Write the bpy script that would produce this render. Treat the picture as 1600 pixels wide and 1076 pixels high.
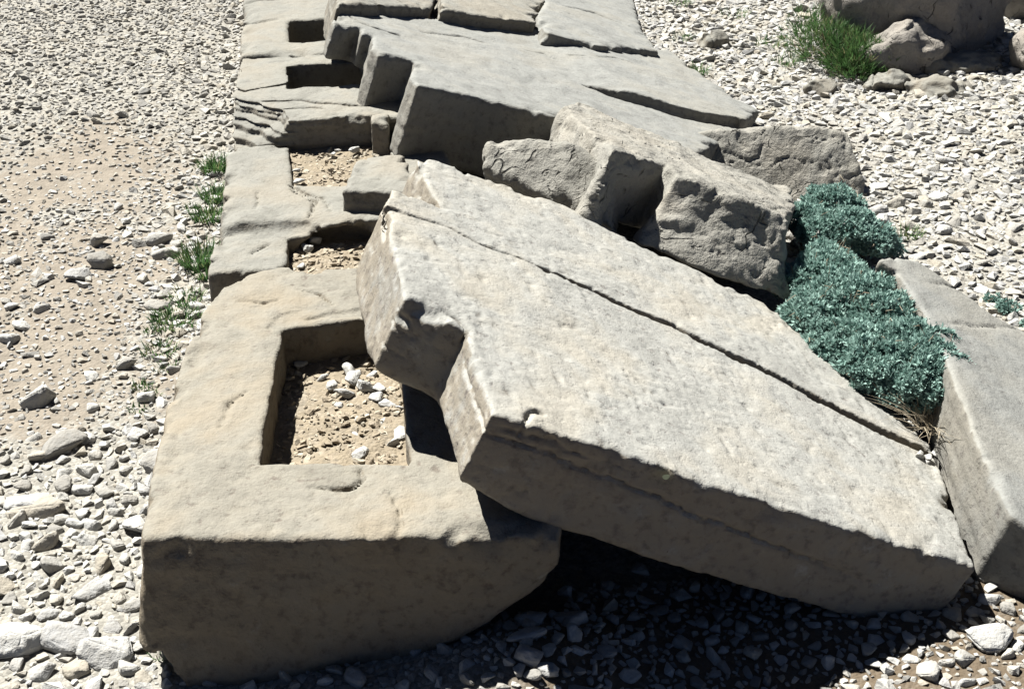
import bpy, bmesh, math, random
import numpy as np
from mathutils import Vector, Matrix

# ------------------------------------------------------------------ camera, sky, sun, exposure
for o in list(bpy.data.objects):
    bpy.data.objects.remove(o, do_unlink=True)
scene = bpy.context.scene
COL = scene.collection
cam_data = bpy.data.cameras.new('camera')
cam_data.sensor_width = 36.0
cam_data.sensor_fit = 'HORIZONTAL'
cam_data.lens = 45.0
cam_data.clip_start = 0.05
cam_data.clip_end = 2000.0
cam = bpy.data.objects.new('camera', cam_data)
cam.location = (0.0, 0.0, 2.4)
cam.rotation_euler = (math.radians(90 - 29.64), 0.0, math.radians(-8.65))
COL.objects.link(cam)
scene.camera = cam

SUN = Vector((-0.42, 0.55, 1.0)).normalized()          # towards the sun: behind the row, a little to the left
elev = math.asin(SUN.z)
azim = math.atan2(SUN.x, SUN.y)
world = bpy.data.worlds.new('World')
scene.world = world
world.use_nodes = True
wn = world.node_tree.nodes
wl = world.node_tree.links
bg = wn['Background']
sky = wn.new('ShaderNodeTexSky')
sky.sky_type = 'NISHITA'
sky.sun_disc = False
sky.sun_elevation = elev
sky.sun_rotation = azim
sky.altitude = 2000
sky.air_density = 0.18
sky.dust_density = 0.0
wl.new(sky.outputs[0], bg.inputs[0])
bg.inputs[1].default_value = 0.05
sun_data = bpy.data.lights.new('sun', 'SUN')
sun_data.energy = 5.0
sun_data.angle = math.radians(0.53)
sun_data.color = (1.0, 0.975, 0.925)
sun = bpy.data.objects.new('sun', sun_data)
sun.rotation_euler = (-SUN).to_track_quat('-Z', 'Y').to_euler()
sun.location = (0, 0, 12)
COL.objects.link(sun)
scene.view_settings.view_transform = 'Standard'
scene.view_settings.look = 'None'
scene.view_settings.gamma = 1.0
scene.view_settings.use_curve_mapping = False
scene.view_settings.exposure = 1.72

random.seed(11)
RNG = np.random.default_rng(11)

scene.cycles.diffuse_bounces = 2
scene.cycles.max_bounces = 4

# ------------------------------------------------------------------ numeric helpers
_perm = np.random.default_rng(5).permutation(256).astype(np.int64)
_perm = np.concatenate([_perm, _perm])
_grad = np.random.default_rng(6).normal(size=(256, 3))
_grad = (_grad / np.linalg.norm(_grad, axis=1)[:, None]).astype(np.float32)

def perlin(p):
    """gradient noise, p (n,3) -> about -0.7..0.7"""
    p = np.asarray(p, dtype=np.float32)
    i = np.floor(p)
    f = p - i
    i = i.astype(np.int64) & 255
    u = f * f * f * (f * (f * 6 - 15) + 10)
    x0, y0, z0 = i[:, 0], i[:, 1], i[:, 2]
    x1, y1, z1 = (x0 + 1) & 255, (y0 + 1) & 255, (z0 + 1) & 255
    out = None
    def corner(a, b, c, fx, fy, fz):
        g = _grad[_perm[_perm[_perm[a] + b] + c]]
        return g[:, 0] * fx + g[:, 1] * fy + g[:, 2] * fz
    fx, fy, fz = f[:, 0], f[:, 1], f[:, 2]
    ux, uy, uz = u[:, 0], u[:, 1], u[:, 2]
    a = corner(x0, y0, z0, fx, fy, fz); b = corner(x1, y0, z0, fx - 1, fy, fz); c0 = a + ux * (b - a)
    a = corner(x0, y1, z0, fx, fy - 1, fz); b = corner(x1, y1, z0, fx - 1, fy - 1, fz); c1 = a + ux * (b - a)
    d0 = c0 + uy * (c1 - c0)
    a = corner(x0, y0, z1, fx, fy, fz - 1); b = corner(x1, y0, z1, fx - 1, fy, fz - 1); c0 = a + ux * (b - a)
    a = corner(x0, y1, z1, fx, fy - 1, fz - 1); b = corner(x1, y1, z1, fx - 1, fy - 1, fz - 1); c1 = a + ux * (b - a)
    d1 = c0 + uy * (c1 - c0)
    return d0 + uz * (d1 - d0)

def fbm(p, octaves=3):
    p = np.asarray(p, dtype=np.float32)
    s = 0; a = 1.0
    for k in range(octaves):
        s = s + a * perlin(p * (2.03 ** k) + 17.3 * k)
        a *= 0.5
    return s

def sstep(a, b, x):
    t = np.clip((x - a) / (b - a), 0, 1)
    return t * t * (3 - 2 * t)

def smax(a, b, k):
    h = np.maximum(k - np.abs(a - b), 0) / k
    return np.maximum(a, b) + h * h * k * 0.25

def smin(a, b, k):
    return -smax(-a, -b, k)

def poly_sdf(X, Y, pts):
    """signed distance to a 2D polygon (negative inside)"""
    pts = np.asarray(pts, dtype=np.float32)
    d = np.full(X.shape, 1e9, dtype=np.float32)
    s = np.ones(X.shape, dtype=np.float32)
    n = len(pts)
    for i in range(n):
        a = pts[i]; b = pts[i - 1]
        ex, ey = b[0] - a[0], b[1] - a[1]
        wx, wy = X - a[0], Y - a[1]
        t = np.clip((wx * ex + wy * ey) / (ex * ex + ey * ey), 0, 1)
        bx, by = wx - ex * t, wy - ey * t
        d = np.minimum(d, bx * bx + by * by)
        c1 = Y >= a[1]; c2 = Y < b[1]; c3 = ex * wy > ey * wx
        flip = (c1 & c2 & c3) | (~c1 & ~c2 & ~c3)
        s = np.where(flip, -s, s)
    return s * np.sqrt(d)

def in_poly(x, y, pts):
    return poly_sdf(np.atleast_1d(np.asarray(x, np.float32)), np.atleast_1d(np.asarray(y, np.float32)), pts) < 0

def line_dist(X, Y, pts, widths):
    """distance to an open polyline and the width interpolated along it"""
    d = np.full(X.shape, 1e9, dtype=np.float32)
    w = np.zeros(X.shape, dtype=np.float32)
    for i in range(len(pts) - 1):
        a = pts[i]; b = pts[i + 1]
        ex, ey = b[0] - a[0], b[1] - a[1]
        wx, wy = X - a[0], Y - a[1]
        t = np.clip((wx * ex + wy * ey) / (ex * ex + ey * ey), 0, 1)
        q = np.hypot(wx - ex * t, wy - ey * t)
        better = q < d
        w = np.where(better, widths[i] + (widths[i + 1] - widths[i]) * t, w)
        d = np.where(better, q, d)
    return d, w

def surface_nets(d, origin, h):
    s = d < 0
    c = np.zeros(tuple(n - 1 for n in d.shape), dtype=np.uint8)
    for i in (0, 1):
        for j in (0, 1):
            for k in (0, 1):
                c += s[i:d.shape[0] - 1 + i, j:d.shape[1] - 1 + j, k:d.shape[2] - 1 + k]
    act = (c > 0) & (c < 8)
    I, J, K = np.nonzero(act)
    idx = np.full(c.shape, -1, dtype=np.int32)
    idx[I, J, K] = np.arange(len(I))
    v = {}
    for i in (0, 1):
        for j in (0, 1):
            for k in (0, 1):
                v[(i, j, k)] = d[I + i, J + j, K + k]
    acc = np.zeros((len(I), 3), dtype=np.float32)
    cnt = np.zeros(len(I), dtype=np.float32)
    for a in v:
        for ax in range(3):
            if a[ax] == 0:
                b = list(a); b[ax] = 1; b = tuple(b)
                va, vb = v[a], v[b]
                m = (va < 0) != (vb < 0)
                t = np.where(m, va / np.where(va == vb, 1, va - vb), 0)
                p = np.tile(np.array(a, dtype=np.float32), (len(I), 1))
                p[:, ax] = t
                acc += p * m[:, None]
                cnt += m
    verts = (acc / cnt[:, None] + np.stack([I, J, K], 1)) * h + np.asarray(origin, dtype=np.float32)
    quads = []
    for ax in range(3):
        o1, o2 = [(1, 2), (2, 0), (0, 1)][ax]
        sl0 = [slice(None)] * 3; sl1 = [slice(None)] * 3
        sl0[ax] = slice(0, d.shape[ax] - 1); sl1[ax] = slice(1, d.shape[ax])
        for q in (o1, o2):
            sl0[q] = slice(1, d.shape[q] - 1); sl1[q] = slice(1, d.shape[q] - 1)
        a = s[tuple(sl0)]; b = s[tuple(sl1)]
        for sign in (True, False):
            E = np.argwhere((a != b) & (a == sign))
            if len(E) == 0:
                continue
            base = E.copy()
            base[:, o1] += 1; base[:, o2] += 1
            def cell(d1, d2):
                q = base.copy(); q[:, o1] += d1; q[:, o2] += d2
                return idx[q[:, 0], q[:, 1], q[:, 2]]
            f = np.stack([cell(-1, -1), cell(0, -1), cell(0, 0), cell(-1, 0)], 1)
            if not sign:
                f = f[:, ::-1]
            quads.append(f)
    return verts, np.concatenate(quads)

def mesh_from_arrays(name, verts, faces, smooth=True):
    """verts (n,3), faces (m,k) with one k for all faces"""
    verts = np.asarray(verts, dtype=np.float32)
    faces = np.asarray(faces, dtype=np.int32)
    k = faces.shape[1]
    me = bpy.data.meshes.new(name)
    me.vertices.add(len(verts))
    me.vertices.foreach_set('co', verts.ravel())
    me.loops.add(faces.size)
    me.loops.foreach_set('vertex_index', faces.ravel())
    me.polygons.add(len(faces))
    me.polygons.foreach_set('loop_start', np.arange(0, faces.size, k, dtype=np.int32))
    me.polygons.foreach_set('loop_total', np.full(len(faces), k, dtype=np.int32))
    me.polygons.foreach_set('use_smooth', np.full(len(faces), smooth, dtype=bool))
    me.update(calc_edges=True)
    return me

def tag(o, label=None, category=None, group=None, kind=None):
    if label: o['label'] = label
    if category: o['category'] = category
    if group: o['group'] = group
    if kind: o['kind'] = kind
    return o

def link(name, me, mat=None, loc=(0, 0, 0), parent=None):
    o = bpy.data.objects.new(name, me)
    o.location = loc
    if parent is not None:
        o.parent = parent
    COL.objects.link(o)
    if mat is not None and me is not None and not me.materials:
        me.materials.append(mat)
    return o

def link_world(name, verts, faces, mat, smooth=True, parent=None):
    """object with its origin at the middle of its base"""
    verts = np.asarray(verts)
    lo, hi = verts.min(0), verts.max(0)
    c = np.array([(lo[0] + hi[0]) / 2, (lo[1] + hi[1]) / 2, lo[2]])
    if parent is not None:
        c = np.array(parent.location)
        me = mesh_from_arrays(name, verts - c, faces, smooth)
        return link(name, me, mat, (0, 0, 0), parent)
    me = mesh_from_arrays(name, verts - c, faces, smooth)
    return link(name, me, mat, tuple(c))

# ------------------------------------------------------------------ materials
def new_mat(name):
    m = bpy.data.materials.new(name)
    m.use_nodes = True
    nt = m.node_tree
    b = nt.nodes['Principled BSDF']
    b.inputs['Roughness'].default_value = 0.95
    b.inputs['Specular IOR Level'].default_value = 0.15
    return m, nt, b

def N(nt, kind, **kw):
    n = nt.nodes.new(kind)
    for k, v in kw.items():
        if k.startswith('i_'):
            n.inputs[k[2:].replace('_', ' ')].default_value = v
        else:
            setattr(n, k, v)
    return n

def noise(nt, vec, scale, detail=4, rough=0.55, dist=0.0):
    n = N(nt, 'ShaderNodeTexNoise')
    n.inputs['Scale'].default_value = scale
    n.inputs['Detail'].default_value = detail
    n.inputs['Roughness'].default_value = rough
    n.inputs['Distortion'].default_value = dist
    nt.links.new(vec, n.inputs['Vector'])
    return n.outputs['Fac']

def ramp(nt, fac, stops):
    r = N(nt, 'ShaderNodeValToRGB')
    e = r.color_ramp.elements
    e[0].position, e[0].color = stops[0][0], (*stops[0][1], 1)
    e[1].position, e[1].color = stops[1][0], (*stops[1][1], 1)
    for p, c in stops[2:]:
        x = e.new(p); x.color = (*c, 1)
    nt.links.new(fac, r.inputs[0])
    return r.outputs[0]

def mixc(nt, fac, a, b, mode='MIX'):
    m = N(nt, 'ShaderNodeMix', data_type='RGBA', blend_type=mode)
    if isinstance(fac, float): m.inputs[0].default_value = fac
    else: nt.links.new(fac, m.inputs[0])
    for s, v in ((6, a), (7, b)):
        if isinstance(v, tuple): m.inputs[s].default_value = (*v, 1)
        else: nt.links.new(v, m.inputs[s])
    return m.outputs[2]

def maprange(nt, v, a, b, c=0.0, d=1.0):
    m = N(nt, 'ShaderNodeMapRange')
    m.inputs[1].default_value = a; m.inputs[2].default_value = b
    m.inputs[3].default_value = c; m.inputs[4].default_value = d
    nt.links.new(v, m.inputs[0])
    return m.outputs[0]

def math_node(nt, op, a, b=None):
    m = N(nt, 'ShaderNodeMath', operation=op)
    for i, v in enumerate((a, b)):
        if v is None: continue
        if isinstance(v, (int, float)): m.inputs[i].default_value = v
        else: nt.links.new(v, m.inputs[i])
    return m.outputs[0]

def bump(nt, height, strength, dist, normal=None):
    b = N(nt, 'ShaderNodeBump')
    b.inputs['Strength'].default_value = strength
    b.inputs['Distance'].default_value = dist
    nt.links.new(height, b.inputs['Height'])
    if normal is not None: nt.links.new(normal, b.inputs['Normal'])
    return b.outputs[0]

def block_material(name, c_lo, c_hi, ochre, spot, spot_amt=0.5, ochre_amt=0.35, grain=1.0, pits=0.5, hair=0.0, patina_shade=0.0):
    m, nt, b = new_mat(name)
    geo = N(nt, 'ShaderNodeNewGeometry')
    pos = geo.outputs['Position']
    bn = N(nt, 'ShaderNodeTexNoise')
    for k_, v_ in (('Scale', 2.6), ('Detail', 3.0), ('Roughness', 0.65), ('Distortion', 0.3)):
        bn.inputs[k_].default_value = v_
    nt.links.new(pos, bn.inputs['Vector'])
    big = bn.outputs['Fac']
    mid = noise(nt, pos, 13.0, 4, 0.65)
    fine = noise(nt, pos, 85.0, 3, 0.7)
    sp = noise(nt, pos, 34.0, 3, 0.6)
    col = ramp(nt, mid, [(0.30, c_lo), (0.70, c_hi)])
    col = mixc(nt, maprange(nt, big, 0.45, 0.62, 0.0, ochre_amt), col, ochre)
    if patina_shade > 0:                                          # brown crust of the quarried sides, darkened to deepen their shade; tops bleached
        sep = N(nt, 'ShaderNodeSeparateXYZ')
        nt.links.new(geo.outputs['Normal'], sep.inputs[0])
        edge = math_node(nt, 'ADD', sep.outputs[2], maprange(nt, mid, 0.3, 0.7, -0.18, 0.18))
        col = mixc(nt, maprange(nt, edge, 0.76, 0.46, 0.0, patina_shade), col, (ochre[0] * 0.58, ochre[1] * 0.53, ochre[2] * 0.47))
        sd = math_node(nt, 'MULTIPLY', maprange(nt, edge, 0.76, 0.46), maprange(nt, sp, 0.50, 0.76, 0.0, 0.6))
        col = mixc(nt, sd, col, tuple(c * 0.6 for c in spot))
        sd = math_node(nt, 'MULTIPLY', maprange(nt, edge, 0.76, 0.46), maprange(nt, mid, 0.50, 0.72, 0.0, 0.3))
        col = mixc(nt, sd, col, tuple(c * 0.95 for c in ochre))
    # grey weather stain in broad patches
    col = mixc(nt, maprange(nt, math_node(nt, 'SUBTRACT', mid, big), 0.02, 0.20, 0.0, 0.5), col, tuple(c * 0.64 for c in c_lo))
    # dark iron freckles and lichen specks
    spm = math_node(nt, 'MULTIPLY', maprange(nt, sp, 0.58, 0.72), maprange(nt, big, 0.60, 0.40, 0.0, 0.8 * spot_amt))
    col = mixc(nt, spm, col, spot)
    spk = math_node(nt, 'MULTIPLY', maprange(nt, fine, 0.64, 0.70), maprange(nt, mid, 0.52, 0.62, 0.0, 0.7))
    col = mixc(nt, spk, col, tuple(c * 0.9 for c in spot))
    # pale lichen bloom and sand grains
    col = mixc(nt, maprange(nt, mid, 0.64, 0.74, 0.0, 0.35), col, tuple(min(1, c * 1.2) for c in c_hi))
    col = mixc(nt, maprange(nt, fine, 0.35, 0.66, 0.22, 0.0), col, tuple(c * 0.55 for c in c_lo))
    ck = None
    if hair > 0:                                            # hairline cracks, broken up
        off = N(nt, 'ShaderNodeVectorMath', operation='MULTIPLY_ADD')
        nt.links.new(bn.outputs['Color'], off.inputs[0]); off.inputs[1].default_value = (0.35, 0.35, 0.35); nt.links.new(pos, off.inputs[2])
        vo = N(nt, 'ShaderNodeTexVoronoi', feature='DISTANCE_TO_EDGE')
        vo.inputs['Scale'].default_value = 4.6
        nt.links.new(off.outputs[0], vo.inputs['Vector'])
        ck = math_node(nt, 'MULTIPLY', maprange(nt, vo.outputs['Distance'], 0.004, 0.022, 1.0, 0.0), maprange(nt, mid, 0.50, 0.60, 0.0, hair))
        col = mixc(nt, ck, col, tuple(c * 0.35 for c in c_lo))
    nt.links.new(col, b.inputs['Base Color'])
    hgt = math_node(nt, 'ADD', mid, math_node(nt, 'MULTIPLY', fine, 0.42))
    hgt = math_node(nt, 'ADD', hgt, math_node(nt, 'MULTIPLY', maprange(nt, sp, 0.55, 0.75), -0.45 * pits))
    if ck is not None:
        hgt = math_node(nt, 'SUBTRACT', hgt, ck)
    nt.links.new(bump(nt, hgt, 0.75 * grain, 0.014), b.inputs['Normal'])
    return m

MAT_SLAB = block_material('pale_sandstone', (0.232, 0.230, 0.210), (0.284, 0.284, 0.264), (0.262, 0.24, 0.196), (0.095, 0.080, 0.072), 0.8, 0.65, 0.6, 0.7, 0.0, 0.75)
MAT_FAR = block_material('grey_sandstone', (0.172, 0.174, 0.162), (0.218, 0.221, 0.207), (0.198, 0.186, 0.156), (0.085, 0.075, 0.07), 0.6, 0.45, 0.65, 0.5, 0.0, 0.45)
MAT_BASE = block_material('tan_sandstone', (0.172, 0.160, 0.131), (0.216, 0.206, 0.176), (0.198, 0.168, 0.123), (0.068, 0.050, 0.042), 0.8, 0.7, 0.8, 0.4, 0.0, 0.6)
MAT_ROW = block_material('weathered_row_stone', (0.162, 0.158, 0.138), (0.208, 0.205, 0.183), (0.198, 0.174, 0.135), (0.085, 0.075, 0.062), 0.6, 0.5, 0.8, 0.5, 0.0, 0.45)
MAT_ROUGH = block_material('rough_grey_stone', (0.178, 0.172, 0.150), (0.262, 0.255, 0.228), (0.23, 0.207, 0.168), (0.078, 0.068, 0.058), 0.5, 0.4, 1.2, 0.5, 0.8)
MAT_BOULDER = block_material('boulder_rock', (0.165, 0.152, 0.135), (0.245, 0.23, 0.205), (0.215, 0.185, 0.15), (0.09, 0.078, 0.066), 0.5, 0.45, 1.3, 0.5, 0.9)

def pebble_material(name, source, lift=0.0, stops=None):
    m, nt, b = new_mat(name)
    geo = N(nt, 'ShaderNodeNewGeometry')
    pos = geo.outputs['Position']
    if source == 'attribute':
        at = N(nt, 'ShaderNodeAttribute', attribute_name='tint')
        r = at.outputs['Fac']
    else:
        r = maprange(nt, N(nt, 'ShaderNodeObjectInfo').outputs['Random'], 0.0, 1.0, lift, 1.0)
    col = ramp(nt, r, stops or [(0.0, (0.145, 0.143, 0.135)), (1.0, (0.335, 0.333, 0.318)), (0.2, (0.215, 0.208, 0.190)),
                                (0.42, (0.295, 0.291, 0.272)), (0.58, (0.275, 0.252, 0.208)), (0.68, (0.245, 0.245, 0.240)), (0.85, (0.345, 0.342, 0.322))])
    n = noise(nt, pos, 34.0, 3, 0.7)
    col = mixc(nt, maprange(nt, n, 0.42, 0.74, 0.0, 0.38), col, (0.185, 0.165, 0.13))
    nt.links.new(col, b.inputs['Base Color'])
    nt.links.new(bump(nt, n, 0.7, 0.012), b.inputs['Normal'])
    return m

MAT_GRAVEL = pebble_material('limestone_gravel', 'attribute')
MAT_STONE = pebble_material('limestone_fragment', 'object', 0.12)
MAT_OCHRE = pebble_material('ochre_chip', 'attribute', 0.0, [(0.0, (0.18, 0.15, 0.11)), (1.0, (0.34, 0.31, 0.25)), (0.5, (0.25, 0.21, 0.155))])
MAT_CHIP = pebble_material('white_limestone_chip', 'object', 0.78)

def soil_material(name, dirt, grit):
    m, nt, b = new_mat(name)
    geo = N(nt, 'ShaderNodeNewGeometry')
    pos = geo.outputs['Position']
    at = N(nt, 'ShaderNodeAttribute', attribute_name='dirt')
    v = N(nt, 'ShaderNodeTexVoronoi', feature='F1')
    v.inputs['Scale'].default_value = 85.0
    nt.links.new(pos, v.inputs['Vector'])
    sep = N(nt, 'ShaderNodeSeparateColor')
    nt.links.new(v.outputs['Color'], sep.inputs[0])
    g = ramp(nt, sep.outputs[0], [(0.0, tuple(c * 0.7 for c in grit)), (1.0, tuple(min(1, c * 1.35) for c in grit)), (0.5, grit)])
    d = ramp(nt, noise(nt, pos, 14.0, 3, 0.65), [(0.3, tuple(c * 0.78 for c in dirt)), (0.7, tuple(c * 1.12 for c in dirt))])
    br = noise(nt, pos, 26.0, 3, 0.7)
    fac = math_node(nt, 'ADD', at.outputs['Fac'], maprange(nt, br, 0.3, 0.7, -0.45, 0.45))
    col = mixc(nt, maprange(nt, fac, 0.25, 0.75), g, d)
    hm = N(nt, 'ShaderNodeAttribute', attribute_name='dark_ground')
    col = mixc(nt, math_node(nt, 'MULTIPLY', hm.outputs['Fac'], maprange(nt, br, 0.25, 0.5, 0.6, 1.0)), col, (0.090, 0.070, 0.048))
    nt.links.new(col, b.inputs['Base Color'])
    n1 = bump(nt, br, 0.6, 0.014)
    n2 = bump(nt, v.outputs['Distance'], 0.5, -0.006, n1)
    nt.links.new(n2, b.inputs['Normal'])
    return m

MAT_GROUND = soil_material('stony_ground', (0.178, 0.156, 0.126), (0.195, 0.186, 0.163))
MAT_SOIL = soil_material('socket_soil', (0.188, 0.158, 0.114), (0.184, 0.160, 0.124))

def leaf_material(name, lo, hi, rough=0.6, trans=0.25, mid=None):
    m, nt, b = new_mat(name)
    at = N(nt, 'ShaderNodeAttribute', attribute_name='tint')
    col = ramp(nt, at.outputs['Fac'], [(0.0, lo), (1.0, hi)] + ([(0.72, mid)] if mid else []))
    nt.links.new(col, b.inputs['Base Color'])
    b.inputs['Roughness'].default_value = rough
    b.inputs['Specular IOR Level'].default_value = 0.35
    tr = N(nt, 'ShaderNodeBsdfTranslucent')
    nt.links.new(col, tr.inputs[0])
    mx = N(nt, 'ShaderNodeMixShader')
    mx.inputs[0].default_value = trans
    nt.links.new(b.outputs[0], mx.inputs[1]); nt.links.new(tr.outputs[0], mx.inputs[2])
    nt.links.new(mx.outputs[0], nt.nodes['Material Output'].inputs[0])
    return m

MAT_CUSHION = leaf_material('silvery_blue_green_leaf', (0.10, 0.185, 0.16), (0.30, 0.43, 0.38), 0.9, 0.25)
MAT_GRASS = leaf_material('fresh_green_blade', (0.022, 0.062, 0.018), (0.17, 0.165, 0.08), 0.6, 0.35, (0.075, 0.15, 0.045))
MAT_STRAW = leaf_material('dry_straw', (0.15, 0.12, 0.08), (0.30, 0.26, 0.19), 0.8, 0.1)
def plain(name, c, rough=0.8):
    m, nt, b = new_mat(name)
    geo = N(nt, 'ShaderNodeNewGeometry')
    n = noise(nt, geo.outputs['Position'], 60.0, 3, 0.6)
    nt.links.new(mixc(nt, maprange(nt, n, 0.3, 0.7, 0.0, 0.5), c, tuple(x * 0.6 for x in c)), b.inputs['Base Color'])
    b.inputs['Roughness'].default_value = rough
    return m
MAT_STEM = plain('woody_stem', (0.12, 0.085, 0.055))
MAT_PETAL = plain('red_petal', (0.45, 0.04, 0.03), 0.6)
MAT_LEAF = plain('pale_leaf', (0.46, 0.52, 0.33), 0.6)

# ------------------------------------------------------------------ ground
def ground_z(x, y):
    x = np.asarray(x, dtype=np.float32); y = np.asarray(y, dtype=np.float32)
    p = np.stack([x.ravel(), y.ravel(), np.zeros(x.size, np.float32)], 1)
    z = 0.030 * perlin(p * 0.9) + 0.014 * perlin(p * 3.1 + 5)
    z = z.reshape(x.shape)
    z = z + 0.10 * np.exp(-(((x - 0.42) / 0.28) ** 2 + ((y - 2.42) / 0.22) ** 2))      # gravel banked against the first block
    z = z + 0.09 * sstep(2.6, 5.0, x) * sstep(3.0, 6.0, y)                              # rubble bank on the far side
    far = np.hypot(x - 1, y - 5)
    return z * (1 - sstep(15, 40, far))

def dirt_mask(x, y):
    """1 = bare earth, 0 = stone grit: the trodden track left of the row, and the earth in front of the slab"""
    p = np.stack([x.ravel(), y.ravel(), np.zeros(x.size, np.float32)], 1).astype(np.float32)
    n = fbm(p * 1.3 + 31, 3).reshape(x.shape)
    edge = -0.62 - 0.05 * y
    d = 1.15 * np.exp(-(((x - (edge - 0.25)) / 0.55) ** 2)) * sstep(3.5, 4.1, y) * (1 - sstep(6.2, 7.4, y))
    d = np.maximum(d, 0.9 * sstep(0.3, 0.6, x) * (1 - sstep(2.5, 2.9, y)) * (1 - sstep(1.5, 2.0, x)))
    n2 = fbm(p * 4.5 + 7, 3).reshape(x.shape)
    return np.clip(d * (0.92 + 0.9 * n + 0.9 * n2) + 0.2 * n, 0, 1)

def grade(fine_lo, fine_hi, step, far_):
    a = list(np.arange(fine_lo, fine_hi + 1e-6, step))
    s = step; lo = fine_lo; hi = fine_hi; pre = []; post = []
    while lo > -far_:
        s *= 1.35; lo -= s; pre.append(lo)
    s = step
    while hi < far_:
        s *= 1.35; hi += s; post.append(hi)
    return np.array(pre[::-1] + a + post, dtype=np.float32)

gx = grade(-3.5, 6.5, 0.055, 400); gy = grade(1.2, 11.0, 0.055, 400)
GX, GY = np.meshgrid(gx, gy, indexing='ij')
GZ = ground_z(GX, GY)
nx, ny = GX.shape
ii = np.arange(nx * ny).reshape(nx, ny)
gf = np.stack([ii[:-1, :-1], ii[1:, :-1], ii[1:, 1:], ii[:-1, 1:]], -1).reshape(-1, 4)
me = mesh_from_arrays('ground', np.stack([GX, GY, GZ], -1).reshape(-1, 3), gf)
at = me.attributes.new('dirt', 'FLOAT', 'POINT')
at.data.foreach_set('value', dirt_mask(GX, GY).ravel().astype(np.float32))
at = me.attributes.new('dark_ground', 'FLOAT', 'POINT')      # dark earth before the blocks; unseen ground around the camera darkened to cut bounce
dark_amt = np.maximum(sstep(0.15, 0.5, GX) * (1 - sstep(2.6, 2.9, GY)), 1 - sstep(1.3, 1.9, GY))
at.data.foreach_set('value', dark_amt.ravel().astype(np.float32))
tag(link('ground', me, MAT_GROUND), kind='structure')

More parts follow.
